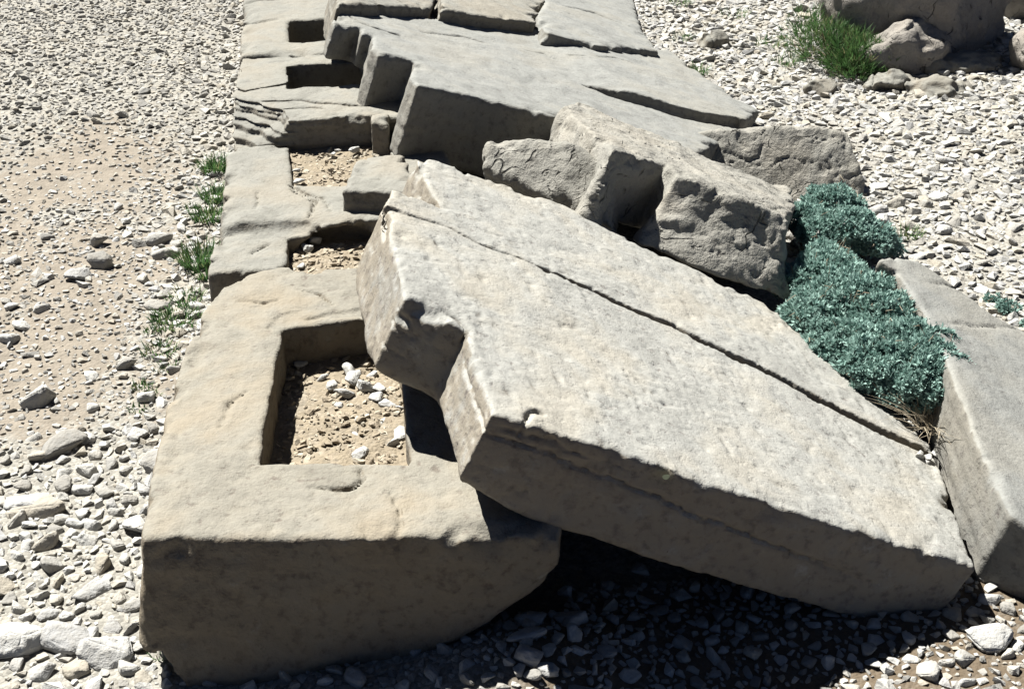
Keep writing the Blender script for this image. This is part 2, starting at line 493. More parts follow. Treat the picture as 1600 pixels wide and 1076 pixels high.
# ------------------------------------------------------------------ hewn blocks
def carve(frame, poly, zlo, zhi, h, top=None, subs=(), cracks=(), beds=(), round_=0.03, rough=0.006, big=0.012,
          strata=0.004, chip=0.02, dimple=0.003, web=0.0, extra=None, flare=None, facet=0.0, bed_y=9.0, peck=0.0, seed=0.0):
    """A weathered block as a signed distance field on a grid: polygon 'poly' in the frame's first two axes from zlo to zhi along the
    third; top(X,Y) adds to the upper surface; subs are (polygon, floor z, ceiling z) cavities; cracks are (polyline, widths, depth) slots open
    at the top; beds are (z, slope, (x0, x1), width, depth) open bedding joints in the sides."""
    O, AX = np.array(frame[0], dtype=np.float32), np.array(frame[1], dtype=np.float32)
    poly = np.asarray(poly, dtype=np.float32)
    pad = 4 * h + 0.03 + (0.22 if flare is not None else 0)
    lo = np.array([poly[:, 0].min() - pad, poly[:, 1].min() - pad, zlo - pad])
    hi = np.array([poly[:, 0].max() + pad, poly[:, 1].max() + pad, zhi + pad + 0.05])
    n = np.ceil((hi - lo) / h).astype(int) + 1
    xs = (lo[0] + h * np.arange(n[0])).astype(np.float32)
    ys = (lo[1] + h * np.arange(n[1])).astype(np.float32)
    zs = (lo[2] + h * np.arange(n[2])).astype(np.float32)
    X2, Y2 = np.meshgrid(xs, ys, indexing='ij')
    flat = np.stack([X2.ravel(), Y2.ravel(), np.full(X2.size, seed, np.float32)], 1).astype(np.float32)
    wob = (0.02 * perlin(flat * 4.0) + 0.010 * perlin(flat * 11.0)).reshape(X2.shape)
    d2 = poly_sdf(X2, Y2, poly) + wob * 0.42
    topz = zhi + big * fbm(flat * 2.3 + 9, 3).reshape(X2.shape)
    if top is not None:
        topz = topz + top(X2, Y2)
    Zg = zs[None, None, :]
    dt = Zg - topz[:, :, None]
    side_d = np.broadcast_to(d2[:, :, None], dt.shape)
    if flare is not None:
        side_d = side_d + flare(X2, Y2)[:, :, None] * np.minimum(dt, 0)
    d = smax(side_d, dt, round_)
    d = smax(d, zlo - Zg, round_)
    for sp, z0, z1 in subs:
        s2 = poly_sdf(X2, Y2, sp) + wob * 0.7 + 0.004 * perlin(flat * 30.0 + 5).reshape(X2.shape)
        d = smax(d, -np.maximum(s2[:, :, None], np.maximum(z0 - Zg, Zg - z1)), round_ * 0.7)
    cw = (0.010 * perlin(flat * 9.0 + 3) + 0.009 * perlin(flat * 24.0 + 3) + 0.004 * perlin(flat * 60.0 + 3)).reshape(X2.shape)
    cw2 = (0.010 * perlin(flat * 9.0 + 23) + 0.006 * perlin(flat * 24.0 + 23)).reshape(X2.shape)
    groove = np.zeros(X2.shape, np.float32)
    for pts, widths, depth in cracks:
        q, w = line_dist(X2 + cw, Y2 + cw2, pts, widths)
        if max(widths) > 2 * h:
            k = np.clip(1 + dt / depth, 0, 1)
            d = np.maximum(d, np.where(dt > -depth, np.minimum((w[:, :, None] * 0.5 * k - q[:, :, None]), 0.02), -1))
        groove = np.maximum(groove, np.where(w > 0, np.clip(1 - q / (0.5 * w + 0.5 * h), 0, 1) * np.minimum(w * 2.2, 0.03), 0))
    d = np.where(dt > -0.045, d + groove[:, :, None], d)
    for zc, slope, (xa, xb), w, depth in beds:
        zl = zc + slope * (X2 - xa) + 1.2 * cw
        t = sstep(xa - 0.02, xa + 0.1, X2) * (1 - sstep(xb - 0.25, xb + 0.02, X2)) * (d2 > -0.08) * (Y2 < bed_y)
        q = np.clip(1 - np.abs(Zg - zl[:, :, None]) / (0.5 * w + 0.7 * h), 0, 1)
        d = d + depth * q * t[:, :, None]
    if extra is not None:
        d = extra(d, X2, Y2, Zg)
    d = np.ascontiguousarray(d, dtype=np.float32)
    band = np.abs(d) < 0.035
    I, J, K = np.nonzero(band)
    P = np.stack([xs[I], ys[J], zs[K]], 1) + seed
    add = rough * fbm(P * 9.0, 3)
    if facet > 0:
        wp = P + 0.05 * perlin(P * 4.0 + 90)[:, None]
        add = add + facet * (np.abs(perlin(wp * 4.3 + 11)) * 2.2 - 0.4) - 0.55 * facet * (np.abs(perlin(wp * 8.7 + 51)) * 2.2 - 0.4) + 0.35 * facet * np.abs(perlin(wp * 19.0 + 5)) * 2
    if strata > 0:
        q = P * np.array([1.3, 1.3, 30.0], np.float32) + 0.6 * perlin(P * 3.0)[:, None]
        side = sstep(-0.03, 0.01, d2[I, J] - dt[I, J, K])
        g = fbm(q, 2)
        add = add + strata * np.clip(g * 1.6, -0.8, 0.8) * side
    if dimple > 0:
        add = add + dimple * (3.0 * np.maximum(0, perlin(P * 24.0 + 7) - 0.16) + 2.2 * np.maximum(0, perlin(P * 47.0 + 19) - 0.2))
    if peck > 0:                                            # rows of small tool pits
        wq = P * 1.0 + 0.034 * np.stack([perlin(P * 13.0 + 1), perlin(P * 13.0 + 31), perlin(P * 13.0 + 61)], 1)
        c3 = np.cos(wq[:, 0] * 185.0) + np.cos(wq[:, 1] * 160.0) + np.cos(wq[:, 2] * 175.0)
        add = add + peck * np.maximum(0, c3 - 1.15) * sstep(-0.25, 0.25, perlin(P * 3.3 + 44))
    if chip > 0:
        e = np.exp(-(np.minimum(d2[I, J], 0) ** 2 + np.minimum(dt[I, J, K], 0) ** 2) / (0.045 ** 2))
        ch = fbm(P * 8.0 + 40, 3)
        add = add + chip * e * (np.maximum(0, ch - 0.10) * 3.2 + 0.25 * np.maximum(0, perlin(P * 33.0 + 2)))
    if web > 0:
        a = np.abs(perlin(P * 6.0 + 3 + 0.4 * perlin(P * 19.0)[:, None])) / 0.026
        mk = sstep(0.0, 0.2, perlin(P * 2.6 + 70))
        add = add + web * np.clip(1 - a, 0, 1) * mk
        b = np.abs(perlin(P * 4.1 + 33 + 0.4 * perlin(P * 13.0 + 9)[:, None])) / 0.022
        add = add + web * 1.4 * np.clip(1 - b, 0, 1) * sstep(0.0, 0.2, perlin(P * 2.1 + 50))
    d[I, J, K] += add
    v, f = surface_nets(d, lo, h)
    if np.linalg.det(AX) < 0:
        f = f[:, ::-1]
    return O + v @ AX, f

WORLD = ((0, 0, 0), ((1, 0, 0), (0, 1, 0), (0, 0, 1)))
GROUP_ROW = 'socketed blocks laid end to end in the long row'
GROUP_SLAB = 'fallen slabs toppled across the row'

# first block of the row, nearest the camera, with the open rectangular socket
B1 = [(-0.525, 2.617), (-0.529, 2.688), (-0.524, 2.912), (-0.516, 3.285), (-0.485, 3.585), (-0.437, 3.846), (-0.388, 3.969), (-0.279, 4.076), (-0.191, 4.108), (-0.014, 4.071)] + [(0.30, 4.04), (0.58, 4.02), (0.60, 3.3), (0.53, 2.62), (0.50, 2.50), (0.222, 2.509), (-0.169, 2.574)]
PIT1 = [(-0.246, 2.909), (-0.236, 3.039), (-0.216, 3.312), (-0.183, 3.648)] + [(0.16, 3.70), (0.165, 3.3), (0.156, 2.848)]
def b1_extra(d, X, Y, Zg):
    # broken lower corner on the right and the undercut foot on the left
    cut = (X[:, :, None] - 0.50) * 0.62 - (Zg - 0.24) * 0.78
    d = smax(d, np.where(Zg < 0.30, cut, -1), 0.08)
    foot = np.maximum(X[:, :, None] + 0.515 + 0.5 * (Zg - 0.1), Zg - 0.10)
    d = np.maximum(d, -foot)
    # flaked bedding along the back lip of the socket
    lip = poly_sdf(X, Y, [(-0.24, 3.64), (0.2, 3.64), (0.2, 3.86), (-0.05, 3.80), (-0.2, 3.74)])
    lvl = np.floor(np.clip(-lip / 0.06, 0, 2.99)) * 0.011 + 0.006
    return np.maximum(d, np.where((lip < 0)[:, :, None], Zg - (0.425 - lvl[:, :, None]), -1))
v, f = carve(WORLD, B1, -0.12, 0.42, 0.009, subs=[(PIT1, 0.16, 0.8)], round_=0.014, big=0.013, chip=0.03, strata=0.002, dimple=0.0045, rough=0.007, peck=0.0018, extra=b1_extra, flare=lambda X, Y: 0.17 * (1 - sstep(-0.3, 0.1, X)) * (1 - sstep(3.2, 3.8, Y)),
             top=lambda X, Y: -0.03 * sstep(0.3, 0.6, X),
             cracks=[([(-0.12, 2.78), (-0.05, 2.76), (0.0, 2.765), (0.03, 2.80), (0.02, 2.84)], [0.004, 0.011, 0.011, 0.011, 0.004], 0.02),
                     ([(-0.36, 3.10), (-0.34, 3.22), (-0.29, 3.30)], [0.004, 0.009, 0.004], 0.015),
                     ([(0.10, 2.53), (0.11, 2.66), (0.09, 2.74)], [0.007, 0.008, 0.004], 0.015),
                     ([(-0.33, 3.86), (-0.25, 3.83), (-0.2, 3.84)], [0.004, 0.009, 0.004], 0.015),
                     ([(-0.14, 3.92), (-0.06, 3.87), (-0.02, 3.80)], [0.004, 0.011, 0.006], 0.02)])
block1 = link_world('socketed_block', v, f, MAT_BASE)
tag(block1, 'tan stone block at the near end of the row with open rectangular socket', 'stone block', GROUP_ROW, 'thing')

# second block, short, its top and right side broken away into an earth-filled socket
B2 = [(-0.45, 4.127), (-0.438, 4.471), (-0.1, 4.445), (0.50, 4.43), (0.52, 4.12), (-0.1, 4.13)]
v, f = carve(WORLD, B2, -0.1, 0.40, 0.009, subs=[([(-0.178, 4.0), (-0.165, 4.6), (0.38, 4.6), (0.38, 4.0)], 0.22, 0.8)], round_=0.018, seed=3.1, chip=0.03,
             cracks=[([(-0.30, 4.26), (-0.26, 4.33), (-0.24, 4.35)], [0.004, 0.01, 0.004], 0.02)])
tag(link_world('socketed_block', v, f, MAT_ROW), 'short grey block behind the nearest one, its socket full of ochre rubble', 'stone block', GROUP_ROW, kind='thing')

# third block with a hollow eroded in its front edge
B3 = [(-0.425, 4.438), (-0.423, 4.834), (-0.419, 5.244), (-0.1, 5.27), (0.5, 5.24), (0.5, 4.44), (-0.004, 4.386), (-0.191, 4.38)]
def b3_extra(d, X, Y, Zg):
    hol = np.sqrt(((X[:, :, None] - 0.02) / 0.16) ** 2 + ((Y[:, :, None] - 4.40) / 0.10) ** 2 + ((Zg - 0.33) / 0.09) ** 2) - 1
    d = smax(d, -hol * 0.09, 0.02)
    hol = np.sqrt(((X[:, :, None] + 0.26) / 0.17) ** 2 + ((Y[:, :, None] - 4.42) / 0.06) ** 2 + ((Zg - 0.425) / 0.03) ** 2) - 1
    return smax(d, -hol * 0.05, 0.02)
v, f = carve(WORLD, B3, -0.1, 0.44, 0.010, subs=[([(-0.155, 4.80), (-0.165, 5.5), (0.26, 5.5), (0.26, 4.76)], 0.26, 0.8)], round_=0.018, seed=5.7, big=0.018, chip=0.03, extra=b3_extra,
             cracks=[([(-0.16, 4.80), (-0.10, 4.70), (-0.03, 4.62), (0.0, 4.5)], [0.012, 0.014, 0.010, 0.006], 0.03),
                     ([(-0.155, 4.75), (-0.06, 4.60), (-0.09, 4.48)], [0.008, 0.012, 0.008], 0.03),
                     ([(-0.29, 4.60), (-0.28, 4.68), (-0.29, 4.74)], [0.004, 0.009, 0.004], 0.02)])
tag(link_world('socketed_block', v, f, MAT_ROW), 'grey block with an earth-filled shallow socket, third in the row counted from the near end', 'stone block', GROUP_ROW, kind='thing')

# fourth block, taller, its near left corner split into thin bedding leaves
B4 = [(-0.41, 5.26), (-0.40, 5.7), (-0.392, 6.19), (0.5, 6.16), (0.5, 5.22), (0.18, 5.245), (-0.15, 5.25)]
def b4_extra(d, X, Y, Zg):
    fl = np.stack([X.ravel(), Y.ravel(), 0 * X.ravel()], 1)
    s = Y + 1.35 * X - 4.87 + 0.16 * fbm(fl * np.array([2.5, 5, 1], np.float32), 3).reshape(X.shape)
    hmax = 0.405 + 0.155 * np.clip((s + 0.12) / 0.36, 0, 1.2)
    lv = [0.30, 0.410, 0.424, 0.444, 0.457, 0.478, 0.498, 0.511, 0.529, 0.547, 0.70]
    xp, fp = [], []
    for p_, q_ in zip(lv[:-1], lv[1:]):
        xp += [p_, q_ - 0.0045]; fp += [p_, p_]
    ter = np.interp(hmax, xp, fp).astype(np.float32)
    m = 1 - sstep(-0.19, -0.10, X)
    lim = np.where(hmax < 0.555, ter, 1.0)
    lim = lim + 0.12 * (1 - m)
    d = np.maximum(d, np.where(Zg > 0.36, Zg - lim[:, :, None], -1))
    for z_ in lv[1:-1]:                                     # open joints under the leaves
        d = d + (0.022 * (m * (hmax < 0.60)))[:, :, None] * np.clip(1 - np.abs(Zg - z_ - 0.002) / 0.008, 0, 1)
    return d
v, f = carve(WORLD, B4, -0.1, 0.55, 0.0085, subs=[([(-0.158, 5.69), (-0.160, 6.01), (0.30, 6.02), (0.30, 5.66)], 0.25, 0.9)], round_=0.016, seed=8.2, strata=0.010, chip=0.03, extra=b4_extra,
             cracks=[([(-0.41, 5.75), (-0.35, 5.68), (-0.27, 5.72), (-0.16, 5.76)], [0.010, 0.012, 0.008, 0.012], 0.03),
                     ([(-0.27, 5.53), (-0.1, 5.51), (0.05, 5.42), (0.18, 5.38)], [0.008, 0.014, 0.012, 0.010], 0.04),
                     ([(-0.2, 5.42), (-0.05, 5.40), (0.0, 5.36)], [0.006, 0.012, 0.006], 0.03)])
tag(link_world('socketed_block', v, f, MAT_ROW), 'taller grey block with thin split bedding leaves at its near corner and a dark socket', 'stone block', GROUP_ROW, kind='thing')

# fifth block running out of the picture at the top
B5 = [(-0.392, 6.20), (-0.395, 6.75), (-0.41, 7.5), (-0.43, 8.6), (0.6, 8.5), (0.6, 6.18)]
v, f = carve(WORLD, B5, -0.1, 0.55, 0.014, subs=[([(-0.152, 6.42), (-0.152, 6.79), (0.22, 6.80), (0.22, 6.38)], 0.25, 0.9)], round_=0.018, seed=12.2, strata=0.006, chip=0.03,
             cracks=[([(-0.43, 6.80), (-0.33, 6.78), (-0.2, 6.84)], [0.02, 0.012, 0.006], 0.03),
                     ([(-0.40, 7.2), (-0.1, 7.28), (0.1, 7.2)], [0.01, 0.012, 0.008], 0.03)])
tag(link_world('socketed_block', v, f, MAT_ROW), 'farthest grey block of the row with a small dark socket, cut by the top edge', 'stone block', GROUP_ROW, kind='thing')

# small squared stone set beside the third socket, and the upright splinter behind it
v, f = carve(WORLD, [(0.039, 4.495), (0.105, 4.786), (0.148, 4.829), (0.305, 4.819), (0.333, 4.67), (0.324, 4.427), (0.195, 4.459)], 0.30, 0.535, 0.008, round_=0.02, seed=21.0, rough=0.008, facet=0.006, chip=0.03)
tag(link_world('squared_stone', v, f, MAT_ROW), 'small squared grey stone standing proud beside the earth-filled socket', 'stone block', kind='thing')
v, f = carve(WORLD, [(0.185, 5.16), (0.19, 5.24), (0.265, 5.25), (0.26, 5.13)], 0.3, 0.56, 0.007, round_=0.02, seed=25.5, rough=0.006, chip=0.02, dimple=0.0)
tag(link_world('stone_splinter', v, f, MAT_ROW), 'narrow upright splinter of stone wedged under the notched far slab', 'stone fragment', kind='thing')

# big fallen slab in the foreground with its projecting tongue and notched corners
S1F = ((0.3413, 2.5476, 0.75), ((0.90837, -0.01809, -0.41777), (0.01991, 0.9998, 0.0), (0.41769, -0.00832, 0.90855)))
S1P = [(-0.0, -0.0), (-0.018, 0.248), (-0.018, 0.394), (-0.112, 0.429), (-0.194, 0.461), (-0.205, 0.691), (-0.219, 0.897), (-0.225, 1.068), (-0.195, 1.201), (-0.134, 1.208), (-0.027, 1.217), (-0.057, 1.394), (-0.084, 1.588), (-0.037, 1.646), (0.501, 1.677), (0.788, 1.543), (1.296, 1.424), (1.424, 1.117), (1.584, 0.931), (1.656, 0.676), (1.612, 0.494), (1.46, -0.008), (1.08, -0.009), (0.68, -0.014), (0.331, 0.001)]
S1C = [(-0.215, 1.057), (-0.144, 1.053), (-0.013, 1.078), (0.081, 1.044), (0.222, 1.025), (0.308, 1.007)]
S1C2 = [(0.308, 1.007), (0.484, 0.975), (0.636, 0.934), (0.741, 0.93), (0.92, 0.854), (1.077, 0.818), (1.262, 0.727), (1.411, 0.67), (1.594, 0.631), (1.669, 0.602)]
S1C3 = [(-0.225, 0.861), (-0.207, 0.977), (-0.215, 1.057)]
def s1_top(X, Y):
    # the part behind the long crack sits slightly proud towards the lower end
    lx = np.array([p[0] for p in S1C2]); ly = np.array([p[1] for p in S1C2])
    behind = Y > np.interp(X, lx, ly)
    edge = 0.011 * sstep(0.1, 1.3, X) * behind
    return edge
def s1_extra(d, X, Y, Zg):
    # under side pared away towards the tongue, and the ragged spall on the tongue's front edge
    fl = np.stack([X.ravel(), Y.ravel(), 0 * X.ravel()], 1)
    n = fbm(fl * 6.0 + 4, 3).reshape(X.shape)
    und = -0.275 + 0.07 * sstep(0.25, -0.1, X) * (1 - sstep(0.2, 0.7, Y)) + 0.012 * n
    d = smax(d, und[:, :, None] - Zg, 0.04)
    sp = np.sqrt(((X[:, :, None] + 0.145) / 0.055) ** 2 + ((Y[:, :, None] - 0.425) / 0.05) ** 2 + ((Zg + 0.005) / 0.035) ** 2) - 1
    d = smax(d, -sp * 0.035, 0.015)
    sp = np.sqrt(((X[:, :, None] + 0.19) / 0.04) ** 2 + ((Y[:, :, None] - 0.43) / 0.05) ** 2 + ((Zg + 0.06) / 0.02) ** 2) - 1
    return smax(d, -sp * 0.025, 0.012)
v, f = carve(S1F, S1P, -0.36, 0.0, 0.0078, top=s1_top, round_=0.013, big=0.009, chip=0.020, strata=0.0018, dimple=0.0055, rough=0.006, extra=s1_extra,
             bed_y=0.5, peck=0.0024, cracks=[(S1C, [0.010, 0.007, 0.006, 0.010, 0.008, 0.008], 0.05), (S1C2, [0.008, 0.010, 0.010, 0.014, 0.013, 0.019, 0.017, 0.024, 0.021, 0.02], 0.09),
                     (S1C3, [0.006, 0.012, 0.010], 0.03),
                     ([(0.085, 0.003), (0.118, 0.078), (0.149, 0.071)], [0.006, 0.009, 0.006], 0.015),
                     ([(-0.089, 0.481), (-0.05, 0.463), (-0.013, 0.404)], [0.006, 0.012, 0.012], 0.03)],
             beds=[(-0.028, -0.035, (0.0, 0.45), 0.003, 0.012), (-0.050, -0.075, (-0.04, 1.2), 0.004, 0.019), (-0.15, -0.03, (-0.27, -0.02), 0.003, 0.014), (-0.085, -0.03, (-0.27, -0.02), 0.003, 0.014), (-0.045, -0.03, (-0.27, -0.06), 0.003, 0.012)])
tag(link_world('fallen_slab', v, f, MAT_SLAB), 'largest slab, pale and cracked lengthwise, tilted across the nearest block with a squared tongue', 'stone slab', GROUP_SLAB, kind='thing')

# second fallen slab farther back
S2F = ((0.3732, 5.0465, 0.75), ((0.93745, 0.13175, -0.32223), (-0.13917, 0.99027, 0.0), (0.3191, 0.04485, 0.94666)))
S2P = [(-0.001, -0.026), (-0.009, 0.08), (0.086, 0.384), (0.003, 0.384), (-0.078, 0.355), (-0.105, 0.42), (-0.045, 0.686), (-0.092, 0.676), (-0.084, 0.78), (-0.163, 0.729), (-0.226, 0.692), (-0.218, 0.786), (-0.158, 0.956), (0.198, 1.249), (0.723, 1.644), (1.181, 1.813), (1.557, 1.889), (2.14, 2.136), (2.139, 1.475), (2.202, 1.005), (1.56, 0.224), (1.255, -0.123), (0.961, -0.057), (0.625, -0.0), (0.29, 0.023)]
S2C = [(1.054, 0.755), (1.16, 0.68), (1.325, 0.648), (1.493, 0.615), (1.684, 0.624), (1.924, 0.722)]
def s2_top(X, Y):
    lx = np.array([p[0] for p in S2C]); ly = np.array([p[1] for p in S2C])
    behind = Y > np.interp(X, lx, ly)
    return 0.045 * sstep(lx[0] - 0.05, lx[0] + 0.25, X) * behind
def s2_extra(d, X, Y, Zg):
    und = -0.34 + 0.17 * sstep(0.50, 0.56, Y) * (1 - sstep(-0.05, 0.1, X))
    return smax(d, und[:, :, None] - Zg, 0.03)
v, f = carve(S2F, S2P, -0.36, 0.0, 0.011, top=s2_top, extra=s2_extra, facet=0.004, round_=0.018, seed=31.0, big=0.012, chip=0.035, strata=0.004, dimple=0.002,
             cracks=[(S2C, [0.008, 0.016, 0.022, 0.03, 0.03, 0.02], 0.07),
                     ([(-0.103, 0.917), (-0.02, 0.838), (0.117, 0.818), (0.138, 0.762)], [0.010, 0.016, 0.012, 0.006], 0.04),
                     ([(0.283, 1.045), (0.52, 1.175), (0.648, 1.136)], [0.005, 0.010, 0.006], 0.02),
                     ([(1.321, 1.924), (1.461, 1.914), (1.605, 1.851), (2.026, 2.29), (2.29, 2.575)], [0.006, 0.014, 0.012, 0.016, 0.010], 0.03),
                     ([(0.9, 1.234), (1.004, 1.239), (1.086, 1.157)], [0.005, 0.010, 0.005], 0.02), ([(1.148, 1.275), (1.246, 1.285), (1.284, 1.234)], [0.006, 0.010, 0.006], 0.02),
                     ([(1.344, 1.34), (1.496, 1.425), (1.579, 1.383)], [0.006, 0.010, 0.006], 0.02)])
tag(link_world('fallen_slab', v, f, MAT_FAR), 'long grey slab with stepped notched end, lying behind the small rough block', 'stone slab', GROUP_SLAB, kind='thing')

# broken slabs at the top of the picture
S3F = ((1.9812, 7.7096, 0.16), ((0.93745, 0.13175, -0.32223), (-0.13917, 0.99027, 0.0), (0.3191, 0.04485, 0.94666)))
v, f = carve(S3F, [(-1.0, -0.969), (-0.871, -0.451), (-0.693, -0.071), (-0.375, 0.854), (1.075, 2.888), (0.464, 1.189), (0.023, 0.02), (-0.127, -0.6), (-0.636, -0.927)], -0.25, 0.0, 0.013, round_=0.03, seed=41.0, strata=0.006, chip=0.03,
             cracks=[([(-0.527, 0.032), (-0.267, 0.13), (-0.064, -0.043)], [0.006, 0.012, 0.008], 0.02)])
tag(link_world('fallen_slab', v, f, MAT_FAR), 'flat grey slab beyond the long notched slab, reaching the gravel at the top edge', 'stone slab', GROUP_SLAB, kind='thing')
S4F = ((0.9502, 6.698, 0.545), ((0.93745, 0.13175, -0.32223), (-0.13917, 0.99027, 0.0), (0.3191, 0.04485, 0.94666)))
v, f = carve(S4F, [(-0.376, -0.181), (-0.113, 0.865), (1.044, 2.156), (0.586, 0.91), (0.446, 0.651), (0.41, 0.471), (0.299, 0.31), (0.268, 0.145), (-0.0, -0.0)], -0.26, 0.0, 0.010, round_=0.02, seed=47.0, strata=0.010, chip=0.04)
tag(link_world('broken_slab', v, f, MAT_ROW), 'slab with ragged crumbling end above a dark cleft at the top edge', 'stone slab', GROUP_SLAB, kind='thing')
v, f = carve(S4F, [(-1.011, -0.663), (-0.893, 0.064), (-0.18, 0.79), (-0.323, 0.136), (-0.415, -0.143), (-0.734, -0.41)], -0.26, -0.015, 0.010, round_=0.03, seed=52.0, strata=0.008, chip=0.04)
tag(link_world('broken_slab', v, f, MAT_ROW), 'slab cut by the top edge just above the far socket, shaded brown front', 'stone slab', GROUP_SLAB, kind='thing')

# rough blocks resting behind the big slab
R1F = ((1.1428, 4.0425, 0.7004), ((0.92071, -0.11665, -0.3724), (0.05903, 0.98493, -0.16256), (0.38575, 0.12768, 0.91372)))
R1P = [(0.117, 0.244), (0.11, 0.399), (-0.023, 0.297), (-0.156, 0.178), (-0.184, 0.504), (-0.242, 0.99), (-0.117, 1.3), (0.161, 1.21), (0.512, 1.111), (0.845, 1.014), (0.736, 0.591), (0.567, 0.202), (0.323, 0.208)]
v, f = carve(R1F, R1P, -0.275, 0.0, 0.008, round_=0.016, seed=61.0, big=0.010, rough=0.008, facet=0.015, chip=0.03, strata=0.0, dimple=0.002, web=0.008, flare=lambda X, Y: (0.30 + 0.30 * sstep(0.0, 0.06, X)) * (1 - sstep(0.05, 0.35, Y)))
tag(link_world('rough_block', v, f, MAT_ROUGH), 'rough cracked grey block resting on the back edge of the largest slab', 'stone block', kind='thing')
R2F = ((0.5576, 4.5, 0.6067), ((0.96807, -0.161, 0.19216), (-0.0, 0.76652, 0.64222), (-0.25069, -0.62171, 0.74204)))
v, f = carve(R2F, [(0.008, 0.078), (0.053, 0.097), (0.259, 0.074), (0.376, 0.034), (0.501, -0.113), (0.464, -0.368), (0.336, -0.266), (0.182, -0.157), (0.092, -0.097), (0.003, -0.02)], -0.22, 0.0, 0.008, round_=0.04, seed=66.0, big=0.012, rough=0.008, facet=0.014, chip=0.03, strata=0.0, web=0.010)
tag(link_world('rough_block', v, f, MAT_ROUGH), 'grey wedge of stone showing left of the rough cracked block', 'stone block', kind='thing')
R3F = ((2.4978, 5.2629, 0.0), ((0.99496, -0.07576, 0.06566), (0.0, 0.65493, 0.75569), (-0.10025, -0.75188, 0.65163)))
v, f = carve(R3F, [(-0.001, -0.009), (0.005, 0.11), (-0.038, 0.358), (-0.173, 0.409), (-0.478, 0.435), (-0.749, 0.437), (-0.94, 0.43), (-1.089, 0.341), (-1.127, 0.012), (-0.486, -0.07)], -0.28, 0.0, 0.009, round_=0.03, seed=71.0, big=0.008, rough=0.006, facet=0.010, chip=0.03, strata=0.0, web=0.012,
             cracks=[([(-0.737, 0.34), (-0.62, 0.297), (-0.54, 0.248), (-0.486, 0.265), (-0.455, 0.329)], [0.002, 0.004, 0.006, 0.005, 0.002], 0.04)])
tag(link_world('rough_block', v, f, MAT_ROUGH), 'leaning grey slab with crackled face behind the rough block and cushion shrubs', 'stone slab', kind='thing')

# slab leaving the picture on the right
R4F = ((1.7773, 2.5434, 0.27), ((0.91519, 0.05, -0.3999), (-0.0, 0.99228, 0.12405), (0.40301, -0.11353, 0.90812)))
v, f = carve(R4F, [(-0.015, 0.02), (0.047, 0.306), (0.127, 0.633), (0.198, 0.862), (0.246, 1.133), (0.25, 1.372), (0.195, 1.43), (0.318, 1.511), (0.451, 1.531), (0.593, 1.392), (0.766, 1.259), (0.968, 1.131), (1.052, 0.344), (0.361, -0.341), (0.156, -0.144)], -0.36, 0.0, 0.012, flare=lambda X, Y: -0.32 + 0 * X, round_=0.025, seed=81.0, big=0.010, chip=0.02, strata=0.003,
             cracks=[([(0.351, 1.338), (0.505, 1.401), (0.67, 1.416)], [0.003, 0.006, 0.006], 0.03), ([(0.213, 1.014), (0.47, 1.119), (0.752, 1.237)], [0.003, 0.006, 0.004], 0.03)])
tag(link_world('fallen_slab', v, f, MAT_FAR), 'smooth grey slab leaving the picture beside the cushion shrubs', 'stone slab', GROUP_SLAB, kind='thing')

# ------------------------------------------------------------------ boulders on the far side
def boulder(center, radii, seed, h, planes=9, rough=0.03, web=0.015):
    rng = np.random.default_rng(seed)
    c = np.array(center, dtype=np.float32); r = np.array(radii, dtype=np.float32)
    lo = c - r * 1.15 - 0.05; hi = c + r * 1.15 + 0.05
    lo[2] = max(lo[2], -0.25)
    n = np.ceil((hi - lo) / h).astype(int) + 1
    ax = [(lo[k] + h * np.arange(n[k])).astype(np.float32) for k in range(3)]
    X, Y, Zg = np.meshgrid(*ax, indexing='ij')
    u, v, w = (X - c[0]) / r[0], (Y - c[1]) / r[1], (Zg - c[2]) / r[2]
    rad = np.sqrt(u * u + v * v + w * w)
    d = rad - 1.0
    for k in range(planes):
        nn = rng.normal(size=3); nn /= np.linalg.norm(nn)
        d = smax(d, u * nn[0] + v * nn[1] + w * nn[2] - rng.uniform(0.62, 0.85), 0.08)
    d = (d * r.min()).astype(np.float32)
    I, J, K = np.nonzero(np.abs(d) < 0.09)
    P = np.stack([ax[0][I], ax[1][J], ax[2][K]], 1) + seed
    a = np.abs(perlin(P * 3.0 + 3)) / 0.03
    d[I, J, K] += rough * (1.1 * fbm(P * 3.5, 2) + 0.5 * fbm(P * 11.0, 3) + 2.0 * (np.abs(perlin(P * 2.7 + 3)) - 0.2) - 1.1 * (np.abs(perlin(P * 6.3 + 8)) - 0.2) + 0.6 * np.abs(perlin(P * 15.0 + 2))) + web * np.clip(1 - a, 0, 1) * sstep(-0.05, 0.1, perlin(P * 1.5))
    d[:, :, 0] = np.maximum(d[:, :, 0], h)
    return surface_nets(d, lo, h)

